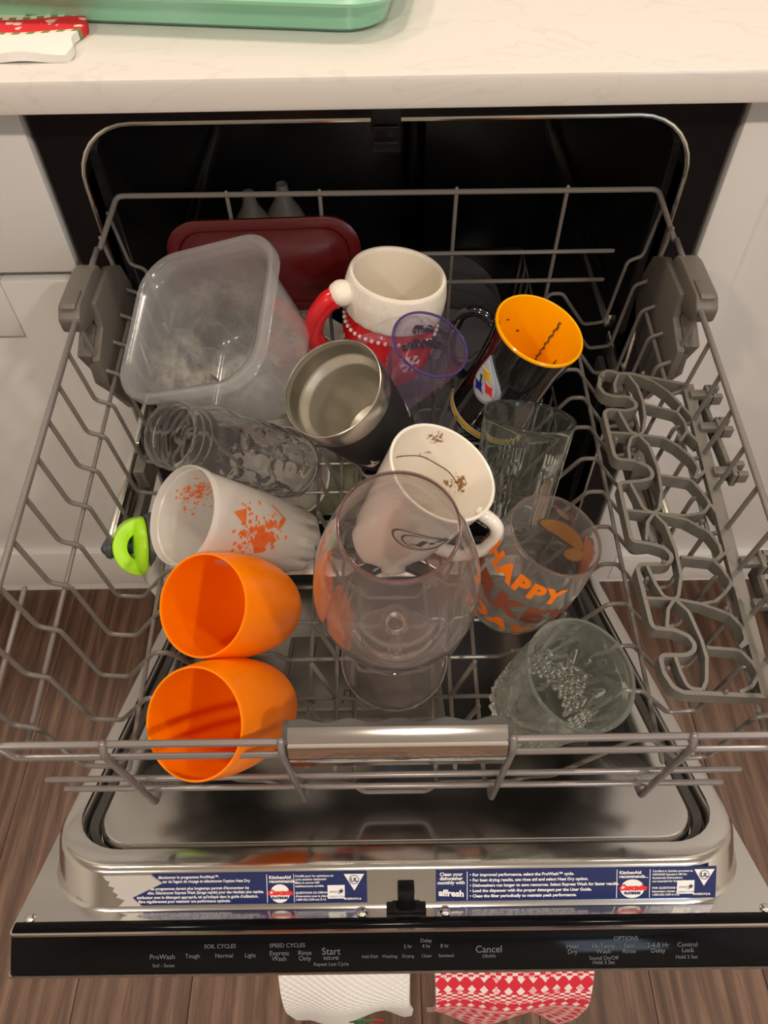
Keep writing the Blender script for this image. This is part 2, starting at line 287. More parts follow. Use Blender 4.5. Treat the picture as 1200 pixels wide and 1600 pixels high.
# ------------------------------------------------------------------ mesh helpers
class G:
    def __init__(s): s.v = []; s.f = []; s.m = []; s.uv = None
    def add(s, vs_, fs, mi=0):
        o = len(s.v); s.v += [tuple(x) for x in vs_]; s.f += [tuple(i+o for i in f) for f in fs]; s.m += [mi]*len(fs); return s
    def box(s, lo, hi, mi=0):
        (a, b_, c), (d, e, f) = lo, hi
        v = [(a, b_, c), (d, b_, c), (d, e, c), (a, e, c), (a, b_, f), (d, b_, f), (d, e, f), (a, e, f)]
        return s.add(v, [(3, 2, 1, 0), (4, 5, 6, 7), (0, 1, 5, 4), (1, 2, 6, 5), (2, 3, 7, 6), (3, 0, 4, 7)], mi)
    def loft(s, loops, mi=0, close=True, cap0=False, cap1=False):
        n = len(loops[0]); v = [p for l in loops for p in l]; f = []
        for k in range(len(loops)-1):
            for i in range(n if close else n-1):
                j = (i+1) % n; f.append((k*n+i, k*n+j, (k+1)*n+j, (k+1)*n+i))
        if cap0: f.append(tuple(range(n-1, -1, -1)))
        if cap1: f.append(tuple((len(loops)-1)*n+i for i in range(n)))
        return s.add(v, f, mi)
    def prism(s, poly, fn, h0, h1, mi=0):
        return s.loft([[fn(a, b_, h0) for a, b_ in poly], [fn(a, b_, h1) for a, b_ in poly]], mi, True, True, True)
    def lathe(s, prof, seg=56, mi=0, rfn=None, mfn=None, ax=None):
        """prof: (r, z) list, r=0 ends collapse"""
        base = len(s.v); ids = []
        for k, (r, z) in enumerate(prof):
            if r < 1e-6: s.v.append((0, 0, z)); ids.append([base]); base += 1
            else:
                row = []
                for i in range(seg):
                    a = 2*math.pi*i/seg; rr = r+(rfn(a, r, z, k) if rfn else 0)
                    s.v.append((rr*math.cos(a), rr*math.sin(a), z)); row.append(base); base += 1
                ids.append(row)
        for k in range(len(prof)-1):
            A, B = ids[k], ids[k+1]; mm = mfn(k, prof) if mfn else mi
            for i in range(seg):
                j = (i+1) % seg
                if len(A) == 1 and len(B) == 1: continue
                if len(A) == 1: s.f.append((A[0], B[j], B[i]))
                elif len(B) == 1: s.f.append((A[i], A[j], B[0]))
                else: s.f.append((A[i], A[j], B[j], B[i]))
                s.m.append(mm)
        return s
    def tube(s, pts, r, n=8, fillet=0.0, mi=0, closed=False, cap=True, rfn=None):
        P = fillet_path([Vector(p) for p in pts], fillet) if fillet else [Vector(p) for p in pts]
        T = []
        for i in range(len(P)):
            if closed: t = P[(i+1) % len(P)]-P[i-1]
            else: t = P[min(i+1, len(P)-1)]-P[max(i-1, 0)]
            T.append(t.normalized())
        nrm = T[0].orthogonal().normalized(); loops = []
        def ring(p, rr, nn, t):
            bn = t.cross(nn); return [p+rr*(math.cos(2*math.pi*k/n)*nn+math.sin(2*math.pi*k/n)*bn) for k in range(n)]
        for i, p in enumerate(P):
            nrm = (nrm-nrm.dot(T[i])*T[i]).normalized(); rr = r if not rfn else rfn(i/(len(P)-1))*r
            if i == 0 and cap and not closed:
                loops.append(ring(p-T[0]*rr*.9, rr*.35, nrm, T[0])); loops.append(ring(p-T[0]*rr*.5, rr*.8, nrm, T[0]))
            loops.append(ring(p, rr, nrm, T[i]))
            if i == len(P)-1 and cap and not closed:
                loops.append(ring(p+T[i]*rr*.5, rr*.8, nrm, T[i])); loops.append(ring(p+T[i]*rr*.9, rr*.35, nrm, T[i]))
        if closed:
            loops.append(loops[0])
            return s.loft(loops, mi)
        return s.loft(loops, mi, True, True, True)
    def ball(s, c, r, seg=12, mi=0, sc=(1, 1, 1)):
        g = G(); k = seg//2
        g.lathe([(0, -1)]+[(math.cos(-math.pi/2+math.pi*i/k), math.sin(-math.pi/2+math.pi*i/k)) for i in range(1, k)]+[(0, 1)], seg)
        return s.add([(c[0]+r*sc[0]*x, c[1]+r*sc[1]*y, c[2]+r*sc[2]*z) for x, y, z in g.v], g.f, mi)
    def xf(s, M4): s.v = [tuple(M4 @ Vector(p)) for p in s.v]; return s

def fillet_path(P, fr, k=4):
    out = [P[0]]
    for i in range(1, len(P)-1):
        a, b_, c = P[i-1], P[i], P[i+1]; u, v = (a-b_), (c-b_); lu, lv = u.length, v.length
        if lu < 1e-6 or lv < 1e-6: continue
        u /= lu; v /= lv; ang = u.angle(v)
        if ang > 3.05: out.append(b_); continue
        d = min(fr/math.tan(ang/2), lu*.48, lv*.48)
        p0, p1 = b_+u*d, b_+v*d
        for t in range(k+1):
            t /= k; out.append(p0*(1-t)**2+b_*2*t*(1-t)+p1*t*t)
    out.append(P[-1]); return out

def obj(name, g, mats, parent=None, world=True, smooth=35, bevel=0, label=None):
    me = bpy.data.meshes.new(name); me.from_pydata(g.v, [], g.f)
    if not isinstance(mats, (list, tuple)): mats = [mats]
    for mm in mats: me.materials.append(M[mm] if isinstance(mm, str) else mm)
    if len(mats) > 1: me.polygons.foreach_set('material_index', g.m)
    bm = bmesh.new(); bm.from_mesh(me); bmesh.ops.recalc_face_normals(bm, faces=bm.faces)
    if bevel: bmesh.ops.bevel(bm, geom=[e for e in bm.edges if len(e.link_faces) == 2 and e.calc_face_angle(0) > .6], offset=bevel, segments=2, affect='EDGES', profile=.5)
    bm.to_mesh(me); bm.free()
    if smooth:
        me.polygons.foreach_set('use_smooth', [True]*len(me.polygons)); me.set_sharp_from_angle(angle=math.radians(smooth))
    if g.uv and not bevel:
        ul = me.uv_layers.new()
        for lp in me.loops: ul.data[lp.index].uv = g.uv[lp.vertex_index]
    me.update()
    o = bpy.data.objects.new(name, me); COL.objects.link(o)
    if parent:
        o.parent = parent
        if world:   # vertices were given in world space: undo the parents' offset
            p, off = parent, Vector((0, 0, 0))
            while p: off += p.location; p = p.parent
            o.location = -off
    if label: o['label'] = label
    return o
def mset(o, label=None, cat=None, group=None, kind=None):
    if label: o['label'] = label
    if cat: o['category'] = cat
    if group: o['group'] = group
    if kind: o['kind'] = kind
    return o
def thing(name, loc, label, cat, group=None, mat=None):
    o = bpy.data.objects.new(name, None); COL.objects.link(o); o.empty_display_size = .05
    if mat is not None: o.matrix_world = mat
    else: o.location = loc
    return mset(o, label, cat, group)
def dup(o, name, parent, loc):
    c = o.copy(); c.name = name; COL.objects.link(c); c.parent = parent; c.location = loc; return c
def frame(base, n):
    z = Vector(n).normalized(); x = Vector((1, 0, 0)); x = (x-x.dot(z)*z).normalized(); y = z.cross(x)
    return Matrix(((x.x, y.x, z.x, base[0]), (x.y, y.y, z.y, base[1]), (x.z, y.z, z.z, base[2]), (0, 0, 0, 1)))
def text2d(body, size, bold=0.0, align='LEFT', shear=0.0, space=1.0):
    c = bpy.data.curves.new('t', 'FONT'); c.body = body; c.size = size; c.align_x = align; c.offset = bold; c.shear = shear; c.space_character = space; c.resolution_u = 3
    o = bpy.data.objects.new('t', c); me = bpy.data.meshes.new_from_object(o)
    v = [(q.co.x, q.co.y) for q in me.vertices]; f = [tuple(p.vertices) for p in me.polygons]
    bpy.data.objects.remove(o); bpy.data.curves.remove(c); bpy.data.meshes.remove(me)
    return v, f
def flat_text(g, body, size, org, ex, ey, mi=0, bold=0.0, align='LEFT', shear=0.0, off=None):
    v, f = text2d(body, size, bold, align, shear); o = Vector(org)+(Vector(off) if off else Vector((0, 0, 0)))
    g.add([o+Vector(ex)*a+Vector(ey)*b_ for a, b_ in v], f, mi)
def chop(v, f, step):
    bm = bmesh.new(); vs_ = [bm.verts.new((a, b_, 0)) for a, b_ in v]
    for q in f:
        try: bm.faces.new([vs_[i] for i in q])
        except ValueError: pass
    for ax in (0, 1):
        lo = min(p[ax] for p in v); hi = max(p[ax] for p in v); k = lo+step
        while k < hi:
            co = [0, 0, 0]; co[ax] = k; no = [0, 0, 0]; no[ax] = 1
            bmesh.ops.bisect_plane(bm, geom=bm.verts[:]+bm.edges[:]+bm.faces[:], plane_co=co, plane_no=no); k += step
    bm.verts.ensure_lookup_table(); bm.verts.index_update()
    V = [(q.co.x, q.co.y) for q in bm.verts]; F = [tuple(x.index for x in q.verts) for q in bm.faces]; bm.free(); return V, F
def interp(prof, z):
    for (r0, z0), (r1, z1) in zip(prof, prof[1:]):
        if z0 <= z <= z1 and z1 > z0: return r0+(r1-r0)*(z-z0)/(z1-z0)
    return prof[-1][0]
def wrap(g, v, f, prof, phi, z0, mi=0, off=.0005, step=.003, rot=0.0, inside=False):
    """lay a flat shape onto a turned surface: x runs round it, y up it"""
    if rot: v = [(a*math.cos(rot)-b_*math.sin(rot), a*math.sin(rot)+b_*math.cos(rot)) for a, b_ in v]
    v, f = chop(v, f, step); rm = interp(prof, z0); out = []
    for a, b_ in v:
        z = z0+b_; r = interp(prof, z)+off; th = phi+a/rm; out.append((r*math.cos(th), r*math.sin(th), z))
    g.add(out, f, mi)
def circ(r, n=24, sx=1, sy=1, cx=0, cy=0): return [(cx+r*sx*math.cos(2*math.pi*i/n), cy+r*sy*math.sin(2*math.pi*i/n)) for i in range(n)]
def ringshape(r0, r1, n=36, sx=1, sy=1):
    v = circ(r0, n, sx, sy)+circ(r1, n, sx, sy); return v, [(i, (i+1) % n, n+(i+1) % n, n+i) for i in range(n)]
def rrect(hw, hh, r, cx=0, cy=0, k=6):
    out = []
    for (sx, sy, a0) in ((1, 1, 0), (-1, 1, 90), (-1, -1, 180), (1, -1, 270)):
        for i in range(k+1):
            a = math.radians(a0+90*i/k); out.append((cx+sx*(hw-r)+r*math.cos(a), cy+sy*(hh-r)+r*math.sin(a)))
    return out

# ================================================================== SETTING
XW, YB, YF, CH = 2.4, 0.64, -3.2, 2.44
fl = mset(obj('floor', G().box((-XW, YF, -.03), (XW, YB, -.004)), 'rubber', smooth=0), kind='structure')
PWID, PLEN = .152, 1.22
plank_mesh = None
for i in range(int(2*XW/PWID)+1):
    y0 = YF-((i*.437) % 1)*PLEN; x0 = -XW+i*PWID
    while y0 < YB:
        a, b_ = max(y0, YF), min(y0+PLEN, YB); x1 = min(x0+PWID, XW)
        if x1-x0 > .02 and b_-a > .01:
            g = G().box((x0+.0004, a+.0004, -.006), (x1-.0004, b_-.0004, 0))
            obj('plank', g, 'wood', fl, bevel=.0006, smooth=0)
        y0 += PLEN
def struct(name, g, mat, **k): return mset(obj(name, g, mat, **k), kind='structure')
struct('wall_back', G().box((-XW, YB, 0), (XW, YB+.08, CH)), 'wallpaint', smooth=0)
struct('wall_left', G().box((-XW-.08, YF, 0), (-XW, YB, CH)), 'wallpaint', smooth=0)
struct('wall_right', G().box((XW, YF, 0), (XW+.08, YB, CH)), 'wallpaint', smooth=0)
g = G()
for lo, hi in (((-XW, YF-.08, 0), (1.25, YF, CH)), ((2.0, YF-.08, 0), (XW, YF, CH)), ((1.25, YF-.08, 0), (2.0, YF, 1.5)), ((1.25, YF-.08, 2.3), (2.0, YF, CH))): g.box(lo, hi)
struct('wall_front', g, 'wallpaint', smooth=0)
g = G()
for lo, hi in (((1.25, YF-.06, 1.5), (1.30, YF, 2.3)), ((1.95, YF-.06, 1.5), (2.0, YF, 2.3)), ((1.30, YF-.06, 1.5), (1.95, YF, 1.55)), ((1.30, YF-.06, 2.25), (1.95, YF, 2.3)), ((1.30, YF-.05, 1.89), (1.95, YF-.01, 1.92))): g.box(lo, hi)
win = struct('window_1', g, 'paint', smooth=0)
obj('pane', G().box((1.30, YF-.045, 1.55), (1.95, YF-.04, 2.25)), 'skyglow', win, smooth=0)
struct('ceiling', G().box((-XW, YF, CH), (XW, YB, CH+.08)), 'ceil', smooth=0)
for x, y in LAMPS:
    t = thing('ceiling_light', (x, y, CH-.012), 'round recessed ceiling downlight above the %s, at its %s' % ('countertop' if y > 0 else 'kitchen floor', 'left' if x < -.5 else 'right' if x > .5 else 'centre'), 'ceiling light', 'recessed ceiling lights')
    g = G().lathe([(.082, 0), (.10, 0), (.10, .012), (.082, .012), (.082, 0)], 32); obj('trim_ring', g, 'lampwhite', t, world=False)
    g = G().lathe([(0, .005), (.08, .005), (.08, .010), (0, .010)], 32); obj('diffuser', g, 'glow', t, world=False)

# ---- cabinets
def shaker(g, x0, x1, z0, z1, y, st_l, st_r, rail_t, rail_b, th=.019, dep=.0105):
    g.box((x0+st_l*.6, y+dep, z0+rail_b*.6), (x1-st_r*.6, y+th-.001, z1-rail_t*.6))
    def fr(lo, hi): g.box(lo, hi)
    fr((x0, y, z0), (x0+st_l, y+th, z1)); fr((x1-st_r, y, z0), (x1, y+th, z1))
    fr((x0+st_l, y, z0), (x1-st_r, y+th, z0+rail_b)); fr((x0+st_l, y, z1-rail_t), (x1-st_r, y+th, z1))
def cabinet(name, x0, x1, label):
    t = thing(name, ((x0+x1)/2, .02, 0), label, 'cabinet')
    g = G().box((x0, .0195, .1), (x1, .58, .888)); g.box((x0, .085, 0), (x1, .105, .1))
    obj('body', g, 'paint', t, smooth=0); return t
t = cabinet('base_cabinet', -1.12, -.3065, 'white painted base cabinet with a drawer above a shaker door, left of the dishwasher')
dr = obj('drawer_front', G().box((-1.117, 0, .722), (-.3085, .0195, .881)), 'paint', t, bevel=.004, smooth=40)
g = G(); shaker(g, -1.117, -.3085, .145, .714, 0, .085, .085, .070, .088); obj('door', g, 'paint', t, bevel=.0025, smooth=40)
t = cabinet('base_cabinet', .3065, 1.12, 'white painted base cabinet with one tall shaker door, right of the dishwasher')
g = G(); shaker(g, .3085, 1.117, .135, .881, 0, .046, .07, .07, .068); obj('door', g, 'paint', t, bevel=.0025, smooth=40)
ct = obj('countertop', G().box((-1.3, -.035, .8885), (1.3, .62, .915)), 'quartz', bevel=.004, smooth=40)
mset(ct, 'pale quartz countertop with faint grey veins above the open dishwasher', 'countertop')

# ---- things on the counter
Rz = Matrix.Rotation(math.radians(-8.0), 4, 'Z')
t = thing('baking_tray', (0, 0, 0), 'mint green enamel baking tray with brown stains on the countertop', 'tray', mat=Matrix.Translation((-.188, .232, .9155)) @ Rz)
def rr3(hw, hh, r, z, k=6): return [(a, b_, z) for a, b_ in rrect(hw, hh, r, 0, 0, k)]
g = G().loft([rr3(.205, .158, .03, 0), rr3(.211, .164, .034, .004), rr3(.217, .170, .038, .022), rr3(.227, .180, .045, .0245), rr3(.229, .182, .046, .0275), rr3(.226, .179, .045, .0295), rr3(.214, .167, .037, .0275), rr3(.208, .161, .032, .006), rr3(.202, .155, .03, .003)], cap0=True, cap1=True)
obj('tray_body', g, 'mint', t, world=False)
# folded towel under the tray
def cloth(nx, nz, fn, uvfn, th=.004):
    g = G(); top = [fn(i/nx, j/nz) for j in range(nz+1) for i in range(nx+1)]; uv = [uvfn(i/nx, j/nz) for j in range(nz+1) for i in range(nx+1)]
    n = len(top); W_ = nx+1; idx = lambda i, j: j*W_+i
    vt = [Vector(p) for p in top]; nr = []
    for j in range(nz+1):
        for i in range(nx+1):
            a = vt[idx(min(i+1, nx), j)]-vt[idx(max(i-1, 0), j)]; b_ = vt[idx(i, min(j+1, nz))]-vt[idx(i, max(j-1, 0))]
            nr.append(a.cross(b_).normalized())
    bot = [vt[k]-nr[k]*th for k in range(n)]; f = []
    for j in range(nz):
        for i in range(nx):
            q = (idx(i, j), idx(i+1, j), idx(i+1, j+1), idx(i, j+1)); f.append(q); f.append(tuple(n+k for k in reversed(q)))
    edge = [idx(i, 0) for i in range(nx)]+[idx(nx, j) for j in range(nz)]+[idx(i, nz) for i in range(nx, 0, -1)]+[idx(0, j) for j in range(nz, 0, -1)]
    for k in range(len(edge)):
        a, b_ = edge[k], edge[(k+1) % len(edge)]; f.append((b_, a, n+a, n+b_))
    g.add(vt+bot, f); g.uv = uv+uv; return g
def tw(u, v):
    x = -.56+.308*u; y = -.004+.105*v+.002*math.sin(9*u)
    x += -.012*v*0+.003*math.sin(14*v)*u
    return (x, y, .9165+.006+.0025*math.sin(11*u+3*v)*math.sin(math.pi*u)+(.0015*math.sin(30*u) if v < .05 else 0))
g = cloth(40, 14, tw, lambda u, v: (u*.308, v*.112), .0065)
mset(obj('dish_towel', g, 'holiday'), 'folded white dish towel with a red and green festive band lying on the counter', 'towel')

# ================================================================== DISHWASHER
HX, HY, HZ = 0.0, .02, .238
EX, EV, EN = Vector((1, 0, 0)), Vector((0, -.876, .482)), Vector((0, .482, .876))
def D(x, s, h): return Vector((x, HY, HZ))+EV*s+EN*h
dw = thing('dishwasher', (0, .02, .1), 'built-in dishwasher with a dark tub and its stainless door folded down', 'dishwasher')
TX, TT, TB, TR = .274, .866, .16, .055
YT = .004
def tubloop(hw, zt, zb, r, y, k=8):
    out = []
    for (sx, sz, a0) in ((1, 1, 0), (-1, 1, 90), (-1, -1, 180), (1, -1, 270)):
        for i in range(k+1):
            a = math.radians(a0+90*i/k); cx = sx*(hw-r); cz = (zt-r) if sz > 0 else (zb+r)
            out.append((cx+r*math.cos(a), y, cz+r*math.sin(a)))
    return out
# front frame (black) with the rounded opening
out = tubloop(.304, .888, .14, .002, YT); inn = tubloop(TX, TT, TB, TR, YT)
g = G().loft([tubloop(.304, .888, .14, .002, YT+.03), out, inn, tubloop(TX, TT, TB, TR, YT+.03)])
obj('frame', g, 'blackplastic', dw, smooth=50)
g = G().loft([tubloop(TX, TT, TB, TR, YT+.004), tubloop(TX, TT, TB, TR, YT+.03), tubloop(TX-.004, TT-.004, TB+.004, TR, YT+.034), tubloop(TX-.004, TT-.004, TB+.004, TR, YT+.05), tubloop(TX-.001, TT-.001, TB+.001, TR, YT+.055), tubloop(TX-.004, TT-.006, TB+.004, TR, .57)], cap1=True)
obj('tub', g, 'tub', dw, smooth=50)
obj('tub_trim', G().tube(tubloop(TX-.001, TT-.001, TB+.001, TR, YT), .0022, 8, closed=True), 'trimsteel', dw)
for s in (-1, 1): obj('tub_rail', G().box((s*.262-.006, .055, .60), (s*.262+.006, .55, .618)), 'trimsteel', dw, bevel=.002)
g = G().box((-.012, .0005, .838), (.014, .012, .875)); g.box((-.010, -.0035, .845), (.012, .002, .849)); g.box((-.010, -.0035, .858), (.012, .002, .862))
obj('door_strike', g, ['blackplastic'], dw, bevel=.001)
g = G().box((-.302, .05, .012), (.302, .07, .135)); obj('toe_panel', g, 'blackplastic', dw, smooth=0)
# spray tower on the tub back, wash arm
g = G().tube([(.05, .545, .18), (.05, .545, .84)], .018, 12); g.tube([(.05, .545, .83), (.05, .30, .845)], .012, 10); obj('spray_tube', g, 'blackplastic', dw)
# ---- door: sub-parts in door coordinates
door = thing('door', (0, 0, 0), None, None); door.parent = dw; door.location = Vector((0, HY, HZ))-dw.location
def dl(hw, s0, s1, r, h, k=8):
    return [D(a, b_, h) for a, b_ in rrect(hw, (s1-s0)/2, r, 0, (s0+s1)/2, k)]
loops = [dl(.2975, -.01, .6375, .004, -.036), dl(.2975, -.01, .6375, .004, -.033), dl(.2875, -.005, .618, .060, -.033), dl(.2855, -.005, .6155, .059, -.030), dl(.2825, -.003, .608, .056, -.004), dl(.280, -.002, .6055, .055, -.001), dl(.276, 0, .602, .052, 0),
         dl(.2675, .010, .5880, .045, 0), dl(.2655, .012, .5872, .044, -.002), dl(.264, .013, .5868, .043, -.014), dl(.2505, .028, .5838, .034, -.014), dl(.249, .03, .5832, .033, -.002), dl(.247, .032, .5820, .032, 0),
         dl(.215, .05, .475, .03, -.001), dl(.211, .054, .47, .03, -.004), dl(.200, .065, .452, .03, -.030)]
obj('inner_panel', G().loft(loops, cap0=True, cap1=True), 'liner', door, smooth=40)
gl = [dl(.2635, .014, .5866, .042, -.0135), dl(.2615, .016, .5860, .041, -.0075), dl(.2535, .023, .5845, .037, -.0075), dl(.2512, .027, .5840, .034, -.0135)]
obj('gasket', G().loft(gl, close=True), 'rubber', door, smooth=40)
g = G().loft([dl(.298, -.01, .6485, .003, -.0640), dl(.298, -.01, .6512, .003, -.0625), dl(.298, -.01, .6512, .003, -.0605)], cap0=True, cap1=True)
obj('front_panel', g, 'steel', door, smooth=40)
# control strip: black end face of the door
P0, P1 = (.6355, -.0335), (.6505, -.0600)
def pb(x, a): return (x, P0[0]+(P1[0]-P0[0])*a, P0[1]+(P1[1]-P0[1])*a)
sec = [(.6260, -.0345), (.6275, -.0305), (.6340, -.0310), (.6372, -.0345), (.6508, -.0598), (.6300, -.0600)]
def secx(x, ins=0): return [D(x, a, b_) for a, b_ in sec]
g = G().loft([secx(-.2960), secx(.2960)], cap0=True, cap1=True); obj('control_panel', g, 'panelglass', door, bevel=.0015, smooth=40)
en = (EV*.0254+EN*.0136).normalized()
po = D(0, .6372, -.0345); pd = (D(0, .6508, -.0598)-po); PL = pd.length; pd.normalize()
pn = EX.cross(-pd).normalized()
if pn.dot(EV) < 0: pn = -pn
g = G()
def ptxt(body, x, a, size, bold=0.0): flat_text(g, body, size, po+EX*x+pd*(PL*a), EX, -pd, 0, bold, 'CENTER', off=pn*.0004)
for body, x, a, s_ in (('SOIL CYCLES', -.1356, .36, .0046), ('SPEED CYCLES', -.0843, .36, .0046), ('ProWash', -.1795, .62, .0056), ('Soil - Sense', -.1785, .82, .0040), ('Tough', -.1565, .60, .0048), ('Normal', -.1325, .60, .0048), ('Light', -.1125, .60, .0048),
    ('Express', -.0905, .56, .0052), ('Wash', -.0905, .70, .0052), ('Rinse', -.0710, .56, .0052), ('Only', -.0710, .70, .0052), ('Start', -.0510, .56, .0080), ('RESUME', -.0510, .69, .0036), ('Repeat Last Cycle', -.0510, .84, .0040),
    ('Add Dish', -.0215, .66, .0036), ('Washing', -.0065, .66, .0036), ('Drying', .0075, .66, .0036), ('Clean', .0215, .66, .0036), ('Sanitized', .0365, .66, .0036), ('2 hr', .0075, .42, .0042), ('4 hr', .0215, .42, .0042), ('8 hr', .0355, .42, .0042), ('Delay', .0215, .28, .0042),
    ('Cancel', .0690, .56, .0080), ('DRAIN', .0690, .69, .0036), ('OPTIONS', .1735, .30, .0048), ('Heat', .1325, .48, .0052), ('Dry', .1325, .62, .0052), ('Hi-Temp', .1560, .48, .0052), ('Wash', .1560, .62, .0052), ('Sound On/Off', .1560, .78, .0042), ('Hold 3 Sec', .1560, .89, .0042),
    ('Sani', .1755, .48, .0052), ('Rinse', .1755, .62, .0052), ('2-4-8 Hr', .1975, .48, .0052), ('Delay', .1975, .62, .0052), ('Control', .2200, .48, .0052), ('Lock', .2200, .62, .0052), ('Hold 3 Sec', .2190, .78, .0042)):
    ptxt(body, x, a, s_*.92)
o = obj('panel_lettering', g, 'paneltext', door, smooth=0); o['kind'] = 'stuff'
# stickers on the sloped wall of the inner panel
wo = D(0, .6080, -.0040); wd = D(0, .6155, -.0300)-wo; WL = wd.length; wd.normalize(); wn = EX.cross(-wd).normalized()
if wn.dot(EV) < 0: wn = -wn
def quad(g, x0, x1, a0, a1, mi, off): g.add([wo+EX*x0+wd*(WL*a1)+wn*off, wo+EX*x1+wd*(WL*a1)+wn*off, wo+EX*x1+wd*(WL*a0)+wn*off, wo+EX*x0+wd*(WL*a0)+wn*off], [(0, 1, 2, 3)], mi)
def poly(g, pts, mi, off): g.add([wo+EX*x+wd*(WL*a)+wn*off for x, a in pts], [tuple(range(len(pts)))], mi)
def lt(g, body, x, a, size, mi=1, bold=.0, align='LEFT', shear=0.0): flat_text(g, body, size, wo+EX*x+wd*(WL*a), EX, -wd, mi, bold, align, shear, off=wn*.0009)
def plaque(g, poly_, off0, off1, mi):
    a = [wo+EX*x+wd*(WL*q)+wn*off0 for x, q in poly_]; b_ = [wo+EX*x+wd*(WL*q)+wn*off1 for x, q in poly_]; g.loft([a, b_], mi, cap0=True, cap1=True)
def badges(g, x0, rec, k=1.0):   # right-hand half shared by both stickers: detergent mark, certification text, star box, triangle
    quad(g, x0, x0+.0005, .06, .94, 1, .0008); lt(g, 'KitchenAid', x0+.002, .20, .0038, 1, .00012); lt(g, rec, x0+.002, .32, .0038, 1, .00012)
    poly(g, [(x0+.0125*k+.0094*k*math.cos(q_*.2618), .66+.29*math.sin(q_*.2618)) for q_ in range(24)], 1, .0008)
    flat_text(g, 'Cascade', .0064*(.5+.5*k), wo+EX*(x0+.0125*k)+wd*(WL*.69)+wn*.0005, EX, -wd, 2, .0004, 'CENTER', .25, off=wn*.0009)
    flat_text(g, 'PLATINUM', .0026, wo+EX*(x0+.0125*k)+wd*(WL*.82)+wn*.0005, EX, -wd, 0, .0002, 'CENTER', off=wn*.0009)
    quad(g, x0+.0258*k, x0+.0263*k, .06, .94, 1, .0008)
def certs(g, x, lines):
    for k, l_ in enumerate(lines): lt(g, l_, x, .15+.105*k, .0024, 1, .00006)
def starbox(g, x, num):
    quad(g, x, x+.0135, .42, .84, 1, .0008); lt(g, 'energy', x+.001, .66, .0038, 0, 0, shear=.4); poly(g, [(x+.0108+.0022*(1 if k % 2 == 0 else .4)*math.sin(k*.6283), .60-.09*(1 if k % 2 == 0 else .4)*math.cos(k*.6283)) for k in range(10)], 0, .0012); lt(g, 'ENERGY STAR', x+.001, .80, .0020, 0)
    tx = x+.0210; poly(g, [(tx-.0080, .08), (tx+.0080, .08), (tx, .60)][::-1], 1, .0008); lt(g, 'UL', tx, .32, .0048, 0, .0002, 'CENTER'); v, f = ringshape(.0034, .0039, 20)
    g.add([wo+EX*(tx+a)+wd*(WL*.25-b_)+wn*.0012 for a, b_ in v], f, 0); lt(g, num, tx-.0085, .88, .0023, 1, .0001)
XL1 = -.0235
g = G(); plaque(g, [(-.2015, .98), (-.2085, .72), (-.1840, .28), (-.1920, .0), (XL1, .0), (XL1, .98)], .0001, .0006, 0)
def fit(g, body, x0, x1, a, size):   # one printed line, condensed to its measured width
    v, f = text2d(body, size, .00008); w_ = max(q[0] for q in v); o = wo+EX*x0+wd*(WL*a)+wn*.0009; k = (x1-x0)/w_
    g.add([o+EX*(c*k)-wd*d for c, d in v], f, 1)
for x0, x1, a, l_ in ((-.1868, -.1390, .15, 'électionner le programme ProWash™.'), (-.1835, -.1150, .28, 'ter de l\'agent de rinçage et sélectionner l\'option Heat Dry'), (-.1935, -.1160, .50, 'les programmes durent plus longtemps permet d\'économiser les'), (-.1960, -.1045, .63, 'elles. Sélectionner Express Wash (lavage rapide) pour des résultats plus rapides.'), (-.2045, -.1090, .77, 'istributeur avec le détergent approprié, tel qu\'indiqué dans le guide d\'utilisation.'), (-.2035, -.1310, .90, 'filtre régulièrement pour maintenir une performance optimale.')):
    fit(g, l_, x0, x1, a, .0034)
badges(g, -.1022, 'recommande...', .82)
certs(g, -.0798, ['Certifié pour les opérations du', 'cycle sanitaire résidentiel', 'selon la norme NSF', 'établissements certifiés', '', 'QUESTIONS OU DÉPANNAGE', 'd\'interaction avec la clientèle', '1.800.422.1230 aux É.-U.', '1.800.807.6777 au Canada'][:8])
starbox(g, -.0545, 'W10751714 A')
obj('sticker', g, ['navy', 'white', 'redprint'], door, smooth=0, label='navy blue French instruction sticker, torn at its left end')
g = G(); zz = [(-.2300, .04), (-.2275, .18), (-.2250, .20), (-.2262, .34), (-.2215, .40), (-.2232, .52), (-.2190, .62), (-.2206, .70), (-.2165, .76), (-.2140, .80), (-.2190, .99), (-.2010, .99), (-.2080, .72), (-.1835, .28), (-.1925, .03)]
plaque(g, zz, .0004, .0012, 0); obj('torn_sticker_backing', g, 'foil', door, smooth=0, label='torn silver-grey sticker backing with jagged edges')
g = G(); plaque(g, [(.0305, .0), (.2500, .0), (.2500, .98), (.0305, .98)], .0001, .0006, 0)
for k, l_ in enumerate(['Clean your', 'dishwasher', 'monthly with']): lt(g, l_, .0425, .18+.13*k, .0040, 1, .00012, 'CENTER')
flat_text(g, 'affresh', .0074, wo+EX*.0425+wd*(WL*.80)+wn*.0005, (EX-wd*-.06).normalized(), -wd, 1, .0003, 'CENTER', off=wn*.0009)
quad(g, .0548, .0553, .06, .94, 1, .0008)
for k, l_ in enumerate(['For improved performance, select the ProWash™ cycle.', 'For best drying results, use rinse aid and select Heat Dry option.', 'Dishwashers run longer to save resources. Select Express Wash for faster results.', 'Load the dispenser with the proper detergent per the User Guide.', 'Clean the filter periodically to maintain peak performance.']):
    lt(g, '• '+l_, .0570, .20+.165*k, .00345, 1, .00012)
badges(g, .1720, 'recommends...')
certs(g, .2000, ['Certified to Sanitize pursuant to', 'NSF/ANSI Standard 184 for', 'Residential Dishwashers', 'not intended for licensed', '', 'FOR QUESTIONS OR SERVICE', 'Interaction Center at', '1.800.422.1230 in U.S.'])
starbox(g, .2195, 'W10751713 B')
